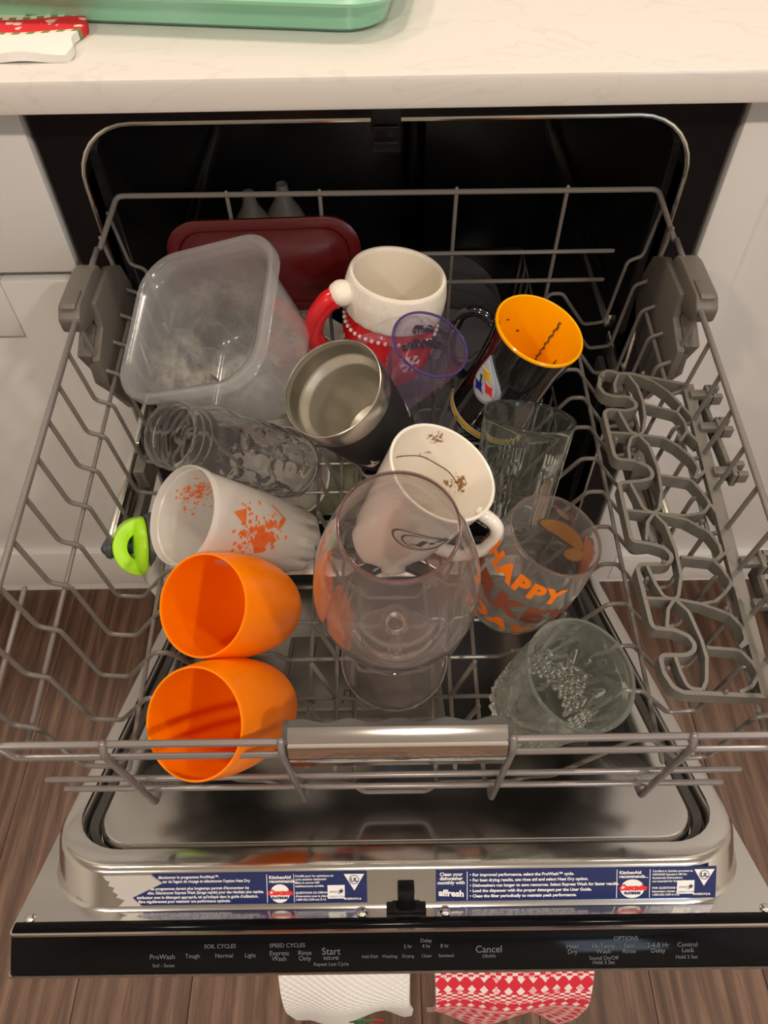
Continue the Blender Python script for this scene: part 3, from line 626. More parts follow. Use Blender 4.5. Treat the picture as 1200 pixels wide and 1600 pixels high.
obj('sticker', g, ['navy', 'white', 'redprint'], door, smooth=0, label='navy blue English instruction sticker with white bullet list')
# latch, screws, handle
g = G(); q = lambda x0, x1, s0, s1, h0, h1: g.loft([[D(x0, s0, h0), D(x1, s0, h0), D(x1, s1, h0), D(x0, s1, h0)], [D(x0, s0, h1), D(x1, s0, h1), D(x1, s1, h1), D(x0, s1, h1)]], 0, True, True, True)
q(-.0085, .0225, .6120, .6250, -.034, -.0295); q(.0005, .0135, .606, .622, -.031, -.012); q(-.004, .0015, .6125, .624, -.030, -.0285); q(.0125, .018, .6125, .624, -.030, -.0285)
obj('latch', g, 'blackplastic', door, bevel=.0008)
for x, s in ((-.2865, .6235), (-.0275, .6225), (.0375, .6225), (.2865, .6235)):
    g = G().lathe([(.0, .0024), (.002, .0023), (.0036, .0016), (.0046, 0), (.0046, -.001), (0, -.001)], 20)
    g.xf(Matrix.Translation(D(x, s, -.0325)) @ Matrix((EX, EV, EN)).transposed().to_4x4()); obj('screw', g, 'chrome', door)
g = G().tube([D(-.235, .590, -.06), D(-.235, .590, -.112), D(.235, .590, -.112), D(.235, .590, -.06)], .0095, 12, fillet=.012)
obj('handle', g, 'steel', door)
# detergent dispenser on the recessed pan
g = G(); q(-.125, .055, .245, .405, -.031, -.020); q(-.118, -.02, .255, .395, -.021, -.014); q(-.010, .045, .275, .385, -.021, -.012)
disp = obj('detergent_dispenser', g, 'grayplastic', door, bevel=.004)
g = G()
def mark(pts): g.loft([[D(a, b_, -.0137) for a, b_ in pts], [D(a, b_, -.0135) for a, b_ in pts]], 0, True, True, True)
for x in (-.092, -.062): mark([(x, .275), (x+.001, .275), (x+.003, .36), (x+.002, .36)])
mark([(-.085, .375), (-.084, .375), (-.084, .388), (-.085, .388)]); mark([(-.052, .365), (-.046, .365), (-.046, .366), (-.052, .366)]); mark([(-.052, .365), (-.051, .365), (-.053, .388), (-.054, .388)]); mark([(-.046, .365), (-.045, .365), (-.045, .385), (-.046, .385)])
obj('dispenser_marks', g, 'ink', door, smooth=0)

# ---- hanging towels
def hang(x0, x1, zb0, zb1, fold, y=-.592, ztop=.455):
    def fn(u, v):
        zb = zb0+(zb1-zb0)*u; x = x0+(x1-x0)*u+.004*math.sin(6*v+4*u)*v; z = ztop+(zb-ztop)*v; out_ = min(1, v*3.2); yy = -.5665+(y+.5665)*(out_*(2-out_))
        return (x, yy+fold*math.sin(u*9+v*1.5)*(.1+.9*v)-.003*math.sin(3*v), z)
    return cloth(30, 30, fn, lambda u, v: (u*abs(x1-x0), v*.25))
g = hang(-.098, .010, .205, .375, .005)
wt = obj('hand_towel', g, 'waffle'); mset(wt, 'white waffle-weave towel with holly embroidery hanging below the dishwasher door', 'towel')
g = G(); leaf = [(math.sin(a)*(.0045+.0012*math.cos(4*a)), math.cos(a)*.009) for a in [k*.3927 for k in range(16)]]
for dx, dz, r, mi in ((-.012, .004, .9, 0), (.003, .008, -.9, 0), (-.004, -.006, .2, 0), (.010, .001, 1.4, 1), (.014, .006, .6, 1), (-.014, -.004, 1.2, 1)):
    pl = [(-.032+dx+a*math.cos(r)-b_*math.sin(r), -.6000, .335+dz+a*math.sin(r)+b_*math.cos(r)) for a, b_ in leaf]
    g.loft([pl, [(a, b_-.0012, c) for a, b_, c in pl]], mi, True, True, True)
obj('embroidery', g, [pbr('green_thread', (.02, .18, .05), .8), pbr('red_thread', (.5, .02, .03), .8)], wt, label='red and green holly embroidery')
g = hang(.030, .160, .295, .275, .006)
mset(obj('hand_towel', g, 'towelred'), 'red and white knit-pattern towel hanging below the dishwasher door', 'towel')

# ================================================================== UPPER RACK
def zr(y): return .769+.106*(y+.043)
def zf(y): return zr(y)-.190
rack = thing('dish_rack', (0, -.21, .56), 'grey nylon-coated wire upper dish rack pulled out full of cups', 'dish rack')
YR = [-.450+.036*k for k in range(14)]
PROF = [(-.268, 0), (-.262, -.056), (-.248, -.062), (-.241, -.138), (-.218, -.141), (-.188, -.100), (-.175, -.100), (-.128, -.176), (-.106, -.178), (-.096, -.190), (-.036, -.190), (-.027, -.212), (.027, -.212), (.036, -.190), (.096, -.190), (.106, -.178), (.128, -.176), (.175, -.100), (.188, -.100), (.218, -.141), (.241, -.138), (.248, -.062), (.262, -.056), (.268, 0)]
for y in YR:
    obj('cross_wire', G().tube([(x, y, zr(y)+dz) for x, dz in PROF], .0019, 8, fillet=.008), 'wire', rack)
for x, dz, y0, y1 in ((-.074, -.1935, -.458, .02), (-.050, -.1865, -.440, .02), (-.0345, -.1935, -.458, .02), (.0345, -.1935, -.458, .02), (.050, -.1865, -.440, .02), (.074, -.1935, -.458, .02), (-.196, -.1115, -.462, -.02), (.196, -.1115, -.462, -.02), (-.253, -.064, -.462, -.05), (.253, -.064, -.462, -.05), (-.2655, -.030, -.452, -.362), (.2655, -.030, -.452, -.362)):
    front = [(x, -.461, .563), (x, -.446, zr(-.446)+dz)] if y0 == -.458 else [(x, y0, zr(y0)+dz)]
    obj('long_wire', G().tube(front+[(x, y1, zr(y1)+dz)], .0019, 8, fillet=.008), 'wire', rack)
# front fence + side rails
FY = -.470
sl = [(-.268, -.034, zr(-.034)), (-.268, -.440, zr(-.440)), (-.268, FY, .700), (-.268, FY, .684), (.268, FY, .684), (.268, FY, .700), (.268, -.440, zr(-.440)), (.268, -.034, zr(-.034))]
obj('top_rail', G().tube(sl, .0026, 10, fillet=.012), 'railwire', rack)
obj('front_rail', G().tube([(-.266, FY+.002, .682), (-.255, FY-.002, .667), (.255, FY-.002, .666), (.266, FY+.002, .682)], .0024, 10, fillet=.008), 'railwire', rack)
obj('front_rail', G().tube([(-.2632, -.4625, .594), (.2584, -.4625, .596)], .0024, 10), 'railwire', rack)
obj('front_rail', G().tube([(-.2566, -.4625, .572), (.2551, -.4625, .566)], .0024, 10), 'railwire', rack)
for a, b_ in ((-.1906, -.1914), (-.0747, -.0723), (.0764, .0762), (.1933, .1953)):
    obj('support_wire', G().tube([(a, FY-.001, .688), (a, FY-.006, .680), (b_, -.4675, .551), (b_, -.455, .546)], .0026, 10, fillet=.006), 'railwire', rack)
# back fence
YBK = .026
obj('back_rail', G().tube([(-.268, -.026, .766), (-.257, YBK, .788), (.261, YBK, .786), (.270, -.024, .764)], .0026, 10, fillet=.008), 'wire', rack)
for x0, x1, z in ((-.215, .232, .722), (-.215, .229, .688)): obj('back_rail', G().tube([(x0, YBK-.002, z), (x1, YBK-.002, z)], .0022, 8), 'wire', rack)
for x in (-.152, -.063, .068, .174): obj('back_wire', G().tube([(x, YBK, .790), (x*.985, YBK, .575)], .002, 8), 'wire', rack)
# tines
for y in YR[1:13]:
    for s in (-1, 1):
        obj('tine', G().tube([(s*.050, y, zf(y)+.001), (s*.066, y, zf(y)+.066)], .0021, 8), 'wire', rack)
for y in YR[3:12:2]:
    obj('tine', G().tube([(.128, y, zr(y)-.172), (.142, y, zr(y)-.115)], .0021, 8), 'wire', rack)
# handle
hs = [(-.4565, .6865), (-.4585, .6905), (-.4640, .6905), (-.4640, .6820), (-.4600, .6760), (-.4565, .6800)]
g = G(); n = 40; lp = []
for i in range(n+1):
    x = -.0705+.1435*i/n; w_ = .0014*math.sin(i/n*math.pi*9); lp.append([(x, y+(w_ if y > -.459 else 0), z) for y, z in hs])
g.loft(lp, cap0=True, cap1=True)
for s, x in ((-1, -.0720), (1, .0745)):
    g.prism([(-.4575, .689), (-.4630, .6905), (-.4730, .6870), (-.4765, .6720), (-.4745, .6500), (-.4690, .6480), (-.4640, .6650), (-.4590, .6800)], lambda a, b_, h: (h, a, b_), x-.002, x+.002)
hd = obj('handle', g, 'gripplastic', rack, smooth=45)
cs = [(-.4625, .6905), (-.4632, .6912), (-.4722, .6872), (-.4742, .6850), (-.4770, .6760), (-.4775, .6690), (-.4765, .6610), (-.4755, .6530), (-.4700, .6530), (-.4670, .6700), (-.4625, .6840)]
g = G().loft([[(-.0705, y, z) for y, z in cs], [(.0730, y, z) for y, z in cs]], cap0=True, cap1=True); obj('chrome_cover', g, 'chrome', hd, smooth=25, label='mirror-bright chrome handle cover')
# height adjusters
def adjuster(s):
    X = lambda x: s*x
    plate = [(-.041, .7560), (-.014, .7400), (-.002, .7120), (-.004, .6826), (-.032, .6553), (-.0985, .6300), (-.130, .6840), (-.132, .7200), (-.100, .7320), (-.098, .7560)]
    g = G().prism(plate, lambda a, b_, h: (X(h), a, b_), .2590, .2660); g.prism([(-.06, .70), (-.03, .69), (-.05, .650), (-.092, .638), (-.124, .686), (-.120, .712)], lambda a, b_, h: (X(h), a, b_), .2660, .276)
    g.prism([(-.128, .722), (-.100, .735), (-.060, .735), (-.060, .690), (-.112, .690)], lambda a, b_, h: (X(h), a, b_), .2660, .2800)
    o = obj('height_adjuster', g, 'grayplastic', rack, bevel=.0015, label='grey plastic height adjuster at the %s side of the rack' % ('left' if s < 0 else 'right'))
    top = [(-.049, .7600), (-.055, .7680), (-.068, .7710), (-.119, .7700), (-.129, .7620), (-.128, .7480), (-.105, .7420), (-.055, .7440)]
    g = G().prism(top, lambda a, b_, h: (X(h), a, b_), .2630, .2830); obj('release_cap', g, 'grayplastic', o, bevel=.003)
    g = G().prism([(-.098, .7700), (-.118, .7695), (-.124, .7690), (-.121, .7722), (-.100, .7725)], lambda a, b_, h: (X(h), a, b_), .266, .280); obj('thumb_tab', g, 'grayplastic', o, bevel=.0012)
adjuster(-1); adjuster(1)
for s in (-1, 1):
    g = G().box((s*.2665-.004, -.235, .560), (s*.2665+.004, .05, .592)); g.box((s*.262-.003, -.12, .56), (s*.262+.003, .05, .60))
    sr = obj('slide_rail', g, 'trimsteel', rack, bevel=.0015)
    g = G()
    for y0 in (-.16, -.105, -.05): g.box((s*.252-.006, y0, .575), (s*.252+.006, y0+.024, .600))
    g.box((s*.255-.004, -.235, .552), (s*.255+.004, .04, .572)); obj('slide_guide', g, 'grayplastic', sr, bevel=.002)
# cup shelf
SHELFPTS = [[[0.2067,-0.1443],[0.1972,-0.1395],[0.1902,-0.147],[0.187,-0.159],[0.1902,-0.1673],[0.1986,-0.171],[0.2109,-0.1713],[0.2162,-0.1786],[0.2151,-0.1844],[0.2068,-0.1871],[0.1916,-0.1853],[0.1866,-0.1881],[0.1866,-0.1951],[0.1873,-0.2346],[0.1898,-0.2386],[0.2033,-0.2401],[0.2137,-0.2468],[0.2155,-0.2532],[0.2134,-0.2583],[0.2036,-0.2606],[0.1888,-0.2616],[0.1862,-0.264],[0.1863,-0.313],[0.1877,-0.3164],[0.2001,-0.3189],[0.2102,-0.3225],[0.2146,-0.3293],[0.2125,-0.3347],[0.2071,-0.3368],[0.1887,-0.3365],[0.1861,-0.3397],[0.1875,-0.3855],[0.1896,-0.3885],[0.2024,-0.3897],[0.2123,-0.3948],[0.2153,-0.4016],[0.2132,-0.4064],[0.2072,-0.4091],[0.1909,-0.4089],[0.1885,-0.4117],[0.189,-0.422],[0.193,-0.4321],[0.1993,-0.4358],[0.2236,-0.4374],[0.2556,-0.4393]],[[0.2067,-0.1443],[0.2171,-0.1445],[0.2279,-0.1478],[0.2646,-0.1582]],[[0.2065,-0.1458],[0.2012,-0.1563],[0.2005,-0.1666]],[[0.2156,-0.146],[0.221,-0.1597],[0.2225,-0.1773],[0.2209,-0.1944],[0.2159,-0.211],[0.2117,-0.2136]],[[0.1992,-0.1863],[0.2017,-0.1969],[0.2048,-0.2094],[0.2117,-0.2136]],[[0.1879,-0.2104],[0.2054,-0.2121],[0.2117,-0.2136],[0.2317,-0.2167],[0.2417,-0.225],[0.2515,-0.2384],[0.2544,-0.2488],[0.2488,-0.2589]],[[0.2117,-0.2136],[0.2046,-0.2162],[0.2005,-0.2269],[0.1993,-0.2387]],[[0.2117,-0.2136],[0.2181,-0.2246],[0.2208,-0.2482],[0.2191,-0.2708],[0.2135,-0.2878],[0.2087,-0.2912]],[[0.1951,-0.2614],[0.1986,-0.2754],[0.2013,-0.2875],[0.2087,-0.2912]],[[0.1866,-0.2877],[0.2087,-0.2912],[0.2335,-0.2941],[0.2483,-0.2915],[0.2553,-0.2837],[0.2511,-0.2714],[0.2454,-0.2601],[0.2194,-0.2546]],[[0.2087,-0.2912],[0.202,-0.2994],[0.1978,-0.3155]],[[0.2087,-0.2912],[0.2156,-0.302],[0.2186,-0.3249],[0.2176,-0.3468],[0.2119,-0.3636],[0.2086,-0.3656]],[[0.1936,-0.3366],[0.197,-0.3528],[0.2013,-0.3644],[0.2086,-0.3656]],[[0.1866,-0.3646],[0.2086,-0.3656],[0.2274,-0.37],[0.246,-0.3784],[0.2526,-0.3885],[0.2527,-0.3983],[0.2466,-0.404]],[[0.2086,-0.3656],[0.2021,-0.3737],[0.1982,-0.3877]],[[0.2086,-0.3656],[0.2166,-0.3759],[0.2207,-0.3978],[0.2212,-0.4113],[0.2171,-0.4279],[0.2129,-0.4342]],[[0.199,-0.409],[0.2006,-0.4222],[0.2034,-0.4332],[0.2129,-0.4342]],[[0.2221,-0.1796],[0.2497,-0.1893],[0.2537,-0.2007],[0.2537,-0.2104],[0.2448,-0.2211]],[[0.2204,-0.1452],[0.2358,-0.154],[0.2469,-0.1661],[0.2549,-0.1809]],[[0.2135,-0.2925],[0.2327,-0.2976],[0.2479,-0.3095],[0.253,-0.321],[0.253,-0.3288],[0.2467,-0.3342],[0.2212,-0.3305]],[[0.2441,-0.3331],[0.2499,-0.3408],[0.2543,-0.3538],[0.2464,-0.362],[0.2383,-0.3681],[0.2274,-0.37]],[[0.223,-0.4037],[0.2461,-0.4059],[0.2525,-0.4155],[0.2549,-0.423],[0.248,-0.432],[0.238,-0.4364]],[[0.2497,-0.1893],[0.2549,-0.1809],[0.2616,-0.1952]],[[0.2537,-0.2104],[0.2606,-0.2227]],[[0.2488,-0.2589],[0.2549,-0.2552],[0.2634,-0.2464]],[[0.2553,-0.2837],[0.2594,-0.2957]],[[0.2467,-0.3342],[0.2549,-0.3288],[0.2603,-0.3233]],[[0.2543,-0.3538],[0.2578,-0.3622]],[[0.2466,-0.404],[0.2552,-0.3993],[0.2583,-0.3945]],[[0.2549,-0.423],[0.2564,-0.4303]]]
def zs(x, y): return .706+.106*(y+.15)
g = G()
def ribbon(pts, w_, h, mi=0):
    P = fillet_path([Vector((a, b_, 0)) for a, b_ in pts], .006, 3); L_ = []; 
    for i, p in enumerate(P):
        t = (P[min(i+1, len(P)-1)]-P[max(i-1, 0)]).normalized(); n_ = Vector((-t.y, t.x, 0))*w_/2
        a, b_ = p+n_, p-n_; z = zs(p.x, p.y)
        L_.append([(a.x, a.y, z), (b_.x, b_.y, z), (b_.x, b_.y, z-h), (a.x, a.y, z-h)])
    g.loft(L_, mi, True, True, True)
for k, pts in enumerate(SHELFPTS): ribbon(pts, .0032 if k < 2 else .0025, .0115)
ribbon([(.2660, -.1582), (.2570, -.4393)], .0095, .0060)
shelf = obj('cup_shelf', g, 'shelfplastic', rack, smooth=30, label='grey plastic folding cup shelf with a wavy lattice')
g = G()
for a, b_ in ((.1918, -.1485), (.2283, -.1456), (.1911, -.2192), (.2443, -.2164), (.2062, -.2396), (.2442, -.3001), (.2064, -.3357), (.1910, -.3495), (.2442, -.3744), (.1919, -.4192), (.2279, -.4362)):
    obj('peg', G().tube([(a, b_, zs(a, b_)-.012), (a, b_, zs(a, b_)+.0015)], .0017, 8), 'shelfplastic', shelf)
for y in (-.172, -.208, -.254, -.337, -.372):
    z = zs(0, y); g = G().box((.264, y-.004, z-.002), (.2800, y+.004, z+.004)); g.box((.2775, y-.008, z-.008), (.2825, y+.008, z+.006)); g.box((.2800, y+.003, z-.004), (.2900, y+.008, z+.006)); g.box((.2800, y-.008, z-.004), (.2900, y-.003, z+.006))
    obj('shelf_clip', g, 'shelfplastic', shelf, bevel=.0008)
for y0, y1 in ((-.255, -.165), (-.425, -.335)):
    g = G().box((.2775, y0, zs(0, y0)-.010), (.2820, y1, zs(0, y0)+.002)); obj('hinge_bar', g, 'shelfplastic', shelf, bevel=.001)

# ================================================================== DISHES IN THE RACK
def solid(outer, t, tb, rim=.5):
    """closed wall profile: outer (r,z) from axis to rim, then inner wall back to the axis"""
    R_, Z_ = outer[-1]; inn = []
    for r, z in reversed(outer[:-1]):
        if z > tb and r-t > 0: inn.append((r-t, z))
    return outer+[(R_-t*.15, Z_+t*.35), (R_-t*.85, Z_+t*.35), (R_-t, Z_)]+inn+[(max(.001, interp(outer, tb)-t)*.96, tb), (0, tb)]
def dish(name, base, n, label, cat, s=1.0): return thing(name, base, label, cat, None, mat=frame(base, n) @ Matrix.Scale(s, 4))
def smoothprof(pts, k=5):
    out = []
    for i in range(len(pts)-1):
        p0 = pts[max(i-1, 0)]; p1 = pts[i]; p2 = pts[i+1]; p3 = pts[min(i+2, len(pts)-1)]
        for j in range(k):
            t = j/k; out.append(tuple(.5*((2*p1[q])+(-p0[q]+p2[q])*t+(2*p0[q]-5*p1[q]+4*p2[q]-p3[q])*t*t+(-p0[q]+3*p1[q]-3*p2[q]+p3[q])*t**3) for q in (0, 1)))
    out.append(pts[-1]); return [(max(0, r), z) for r, z in out]

# --- two orange tumblers
op = smoothprof([(0, 0), (.014, .0004), (.0225, .004), (.030, .014), (.0370, .032), (.0412, .056), (.0424, .078), (.0415, .098), (.0395, .115)])
for base, s, n, lab in (((-0.0976, -0.3199, 0.6021), .965, (-.372, -.455, .809), 'bright orange plastic tumbler tipped over in the rack, farther from the handle'),
                     ((-0.0995, -0.3984, 0.5827), .975, (-.334, -.482, .810), 'bright orange plastic tumbler tipped over at the front rail, nearest the handle')):
    o = obj('tumbler', G().lathe(solid(op, .0016, .004), 64), 'orange', world=False)
    o.matrix_world = frame(base, n) @ Matrix.Scale(s, 4); mset(o, lab, 'tumbler', 'orange tumblers')

# --- frosted cup with worn orange print
t = dish('plastic_cup', (-0.0859, -0.2477, 0.6009), (-.602, -.326, .729), 'frosted white plastic cup with worn orange print lying above the orange tumblers', 'cup', s=0.91)
fp = [(0, 0), (.030, 0), (.0325, .0015), (.0345, .006), (.0360, .022), (.0366, .024), (.0372, .046), (.0378, .048), (.0405, .095), (.0432, .138), (.0445, .139), (.0445, .145)]
def facet(a, r, z, k): return -.0008*(1-abs(math.cos(a*5)))*4 if .001 < z < .024 and r > .02 else 0
obj('cup_body', G().lathe(solid(fp, .0015, .003), 80, rfn=facet), 'frost', t, world=False)
g = G(); rnd = random.Random(3)
def blot(cx, cy, n, spread, s0, phi, z0, gg, off=.0006):
    for _ in range(n):
        a, b_, r = rnd.gauss(cx, spread), rnd.gauss(cy, spread), s0*rnd.uniform(.3, 1); k = rnd.randint(5, 8); an = rnd.uniform(0, 6)
        v = [(a+r*rnd.uniform(.4, 1.2)*math.cos(an+6.283*i/k), b_+r*rnd.uniform(.4, 1.2)*math.sin(an+6.283*i/k)) for i in range(k)]
        wrap(gg, v, [tuple(range(k))], fp[4:], phi, z0, step=.02, off=off)
blot(0, 0, 150, .011, .0026, -.36, .094, g); blot(.010, -.018, 40, .007, .004, -.45, .092, g)
v = [(.006, -.030), (.026, -.030), (.026, -.028), (.010, -.028), (.010, -.014), (.006, -.014)]; wrap(g, v, [(0, 1, 2, 3, 4, 5)], fp[4:], -.55, .070, rot=.9)
v = [(-.012, .0), (.006, .002), (.012, .016), (-.004, .018), (-.014, .010)]; wrap(g, v, [(0, 1, 2, 3, 4)], fp[4:], -.45, .076); wrap(g, [(-.006, .008), (.010, .008), (.004, .024)], [(0, 1, 2)], fp[4:], -.10, .100)
o = obj('worn_print', g, 'orangeprint', t, world=False, smooth=0, label='worn bright orange print on the outside'); o['kind'] = 'stuff'

g = G(); blot(0, 0, 80, .008, .0022, 2.25, .112, g, -.0021); blot(-.014, -.004, 30, .006, .002, 2.3, .114, g, -.0021)
o = obj('worn_print', g, 'orangeprint', t, world=False, smooth=0, label='worn orange print showing through inside the mouth'); o['kind'] = 'stuff'

# --- clear sports bottle lying behind the frosted cup
t = dish('sports_bottle', (-0.0942, -0.1522, 0.5966), (-.480, -.457, .749), 'clear plastic sports bottle body with threaded neck lying beside the plastic container', 'bottle', s=0.92)
bp = smoothprof([(0, .004), (.010, .003), (.020, 0), (.030, .001), (.0355, .008), (.037, .02), (.0362, .04), (.0368, .07), (.0362, .10), (.0370, .125), (.0368, .140), (.0335, .152), (.0300, .160)])+[(.0300, .166), (.0312, .168), (.0312, .170), (.0300, .172), (.0300, .176), (.0312, .178), (.0312, .180), (.0300, .182), (.0300, .190)]
def dimples(a, r, z, k):
    if not (.02 < z < .138) or r < .03: return 0
    best = 0
    for i in range(7):
        for j in range(5):
            aa = 6.283*(i+.5*(j % 2))/7; zz = .032+.024*j; da = (a-aa+math.pi) % (2*math.pi)-math.pi
            d = math.hypot(da*.037, z-zz)
            if d < .011: best += .0008*math.sin(d/.011*math.pi*1.5)
    return best
g = G().lathe([p for p in solid(bp, .0013, .006)], 96, rfn=lambda a, r, z, k: dimples(a, r, z, k) if k < len(bp) else 0)
obj('bottle_body', g, 'bottle', t, world=False)

# --- square clear container
ax = [Vector((.911, -.222, .348)), Vector((.098, .935, .340)), Vector((-.401, -.275, .874))]
C = Vector((-.1657, -.1286, .7660))
mt = Matrix(((ax[0].x, ax[1].x, ax[2].x, C.x), (ax[0].y, ax[1].y, ax[2].y, C.y), (ax[0].z, ax[1].z, ax[2].z, C.z), (0, 0, 0, 1))) @ Matrix.Translation((0, 0, -.108))
t = thing('food_container', None, 'square clear plastic food container with dried residue leaning at the rack\'s left', 'container', mat=mt @ Matrix.Scale(.98, 4))
def sq(h, k, r, z): return rr3(h, h*k, r, z, 8)
A = 1.01
g = G().loft([sq(.047, A, .022, .0), sq(.053, A, .026, .003), sq(.0560, A, .028, .012), sq(.0648, A, .032, .094), sq(.0658, A, .033, .0945), sq(.0662, A, .033, .099), sq(.0732, A, .036, .100), sq(.0742, A, .0365, .098), sq(.0748, A, .037, .0975), sq(.0750, A, .037, .106), sq(.0742, A, .0365, .108),
    sq(.0705, A, .035, .1085), sq(.0680, A, .034, .107), sq(.0667, A, .0335, .1015), sq(.0643, A, .0325, .0995), sq(.0635, A, .032, .093), sq(.0548, A, .027, .013), sq(.0515, A, .025, .0045), sq(.046, A, .021, .002)], cap0=True, cap1=True)
obj('container_body', g, 'tote', t, world=False, smooth=50)

# --- dark red lid at the back
t = thing('container_lid', None, 'dark red plastic container lid standing against the back of the rack', 'lid', mat=Matrix.Translation((-.121, .007, .722)) @ Matrix.Rotation(math.radians(79), 4, 'X') @ Matrix.Rotation(math.radians(1), 4, 'Z'))
g = G().loft([rr3(.088, .040, .026, -.003), rr3(.096, .047, .032, -.003), rr3(.0965, .0475, .032, .003), rr3(.093, .044, .030, .0045), rr3(.086, .038, .026, .004), rr3(.084, .036, .025, .0005), rr3(.070, .026, .016, .0005), rr3(.068, .024, .015, .002)], cap0=True, cap1=True)
obj('lid_body', g, 'redplastic', t, world=False, smooth=40)

# --- festive ceramic mug
t = dish('ceramic_mug', (-0.0040, -0.0560, 0.6477), (.136, .024, .990), 'red sweater-patterned ceramic mug with white furry collar and sleeve handle', 'mug', s=0.985)
sp = smoothprof([(0, 0), (.034, .0), (.040, .004), (.0455, .022), (.0470, .045), (.0450, .066), (.0435, .074)])
obj('mug_body', G().lathe(sp+[(.0425, .074), (.0440, .045), (.0420, .022), (.036, .003), (0, .003)], 64), 'redglaze', t, world=False)
col = smoothprof([(.0430, .068), (.0475, .070), (.0492, .077), (.0495, .090), (.0480, .100), (.0468, .1055)])
obj('collar', G().lathe(col+[(.0455, .1075), (.0430, .1075), (.0418, .1055), (.0415, .068)], 72, rfn=lambda a, r, z, k: .0005*math.sin(a*37)*math.sin(a*11) if k < 20 else 0), 'creamrough', t, world=False, label='furry white collar')
obj('inner_glaze', G().lathe([(.0445, .1075), (.0420, .1060), (.0410, .098), (.0395, .06), (.034, .016), (.022, .008), (0, .007), (0, .0065), (.0225, .0070), (.0346, .0150), (.0402, .06), (.0415, .0975), (.0423, .1050)], 64), 'cream', t, world=False)
g = G()
for i in range(44):
    a = 6.283*i/44; z = .058+.0016*math.sin(a*3); r = interp(sp, z)+.0008; g.ball((r*math.cos(a), r*math.sin(a), z), .0021, 6)
def flake(gg, phi, z0, s):
    for k in range(6):
        an = k*math.pi/3
        for pts in ([(0, -.12), (1, -.12), (1, .12), (0, .12)], [(.55, 0), (.85, .34), (.95, .26), (.70, 0)], [(.55, 0), (.70, 0), (.95, -.26), (.85, -.34)]):
            v = [(s*(a*math.cos(an)-b_*math.sin(an)), s*(a*math.sin(an)+b_*math.cos(an))) for a, b_ in pts]; wrap(gg, v, [(0, 1, 2, 3)], sp, phi, z0, off=.0007)
for i in range(7): flake(g, -2.9+i*.9, .035, .011)
obj('raised_snowflakes', g, 'whiteglaze', t, world=False, label='raised white beads and snowflakes')
ph = math.radians(197)
def loc_(r, z, dp=0): return (r*math.cos(ph+dp), r*math.sin(ph+dp), z)
obj('handle', G().tube([loc_(.0575, .087), loc_(.067, .082), loc_(.077, .066), loc_(.080, .048), loc_(.073, .030), loc_(.060, .023), loc_(.053, .023)], .0105, 14, fillet=.014, rfn=lambda u: 1-.18*u), 'redglaze', t, world=False)
obj('cuff', G().ball(loc_(.0535, .0900), .0135, 16, sc=(1, 1.05, .85)), 'creamrough', t, world=False, label='white cuff of the sleeve handle')

# --- black insulated tumbler with steel rim
t = dish('steel_tumbler', (-0.0059, -0.1856, 0.6710), (-.381, -.303, .874), 'black insulated steel tumbler with bare silver rim tipped toward the left', 'tumbler', s=0.94)
tp = [(0, 0), (.030, 0), (.0335, .0015), (.0355, .005), (.0436, .080)]
obj('sleeve', G().lathe(tp+[(.0444, .0880), (.0434, .0885), (.0400, .08), (.0320, .006), (0, .006)], 72), 'blackcoat', t, world=False)
obj('steel_rim', G().lathe([(.0432, .0882), (.0446, .0882), (.0450, .0895), (.0454, .1085), (.0449, .1100), (.0443, .1103), (.0438, .1095), (.0436, .1065), (.0426, .0882)], 72), 'brushed', t, world=False, label='bare brushed steel rim')
obj('liner', G().lathe([(.0436, .1085), (.0430, .0900), (.0415, .0860), (.0375, .0820), (.0365, .0790), (.0290, .016), (.022, .010), (0, .010), (0, .0095), (.0225, .0095), (.0295, .0155), (.0370, .079), (.0380, .0815), (.0420, .0855), (.0437, .0900), (.0438, .1085)], 72), 'tumblerin', t, world=False)
g = G(); v, f = text2d('UB', .011, .0006); wrap(g, v, f, tp, math.radians(14), .024, rot=1.2); obj('lettering', g, 'whiteglaze', t, world=False, smooth=0, label='white letters on the black sleeve'); g = G()
for pts in ([(-.012, .004), (-.004, .000), (.001, .001), (.006, .006), (.004, -.001), (.011, .000), (.004, -.004), (-.001, -.008), (-.004, -.003)], [(.004, .005), (.006, .011), (.008, .004), (.012, .003), (.007, .001)], [(-.006, -.003), (-.001, -.004), (-.003, -.008)]):
    wrap(g, pts, [tuple(range(len(pts)))], tp, math.radians(-92), .028, rot=.1)
obj('emblem', g, 'whiteglaze', t, world=False, smooth=0, label='white animal mark on the black sleeve')

# --- lilac tinted plastic mug
t = dish('plastic_mug', (0.0001, -0.1247, 0.6400), (.325, -.180, .928), 'small clear lilac plastic mug with black print and faceted foot', 'mug', s=1.03)
pp = [(0, 0), (.0070, 0), (.0095, .004), (.0165, .030), (.0225, .052), (.0295, .082), (.0335, .108)]
def pf(a, r, z, k): return -.0016*abs(math.sin(a*6)) if z < .05 and r > .008 else 0
obj('mug_body', G().lathe(solid(pp, .0014, .008), 72, rfn=pf), 'purple', t, world=False)
obj('rim', G().tube([(.0330*math.cos(6.283*i/48), .0330*math.sin(6.283*i/48), .1085) for i in range(48)], .0011, 8, closed=True), 'purplerim', t, world=False, label='darker violet rim edge')
ph = math.radians(178)
obj('handle', G().tube([loc_(.0325, .100), loc_(.045, .102), loc_(.056, .094), loc_(.055, .074), loc_(.042, .062), loc_(.026, .062)], .0038, 10, fillet=.010), 'purple', t, world=False)
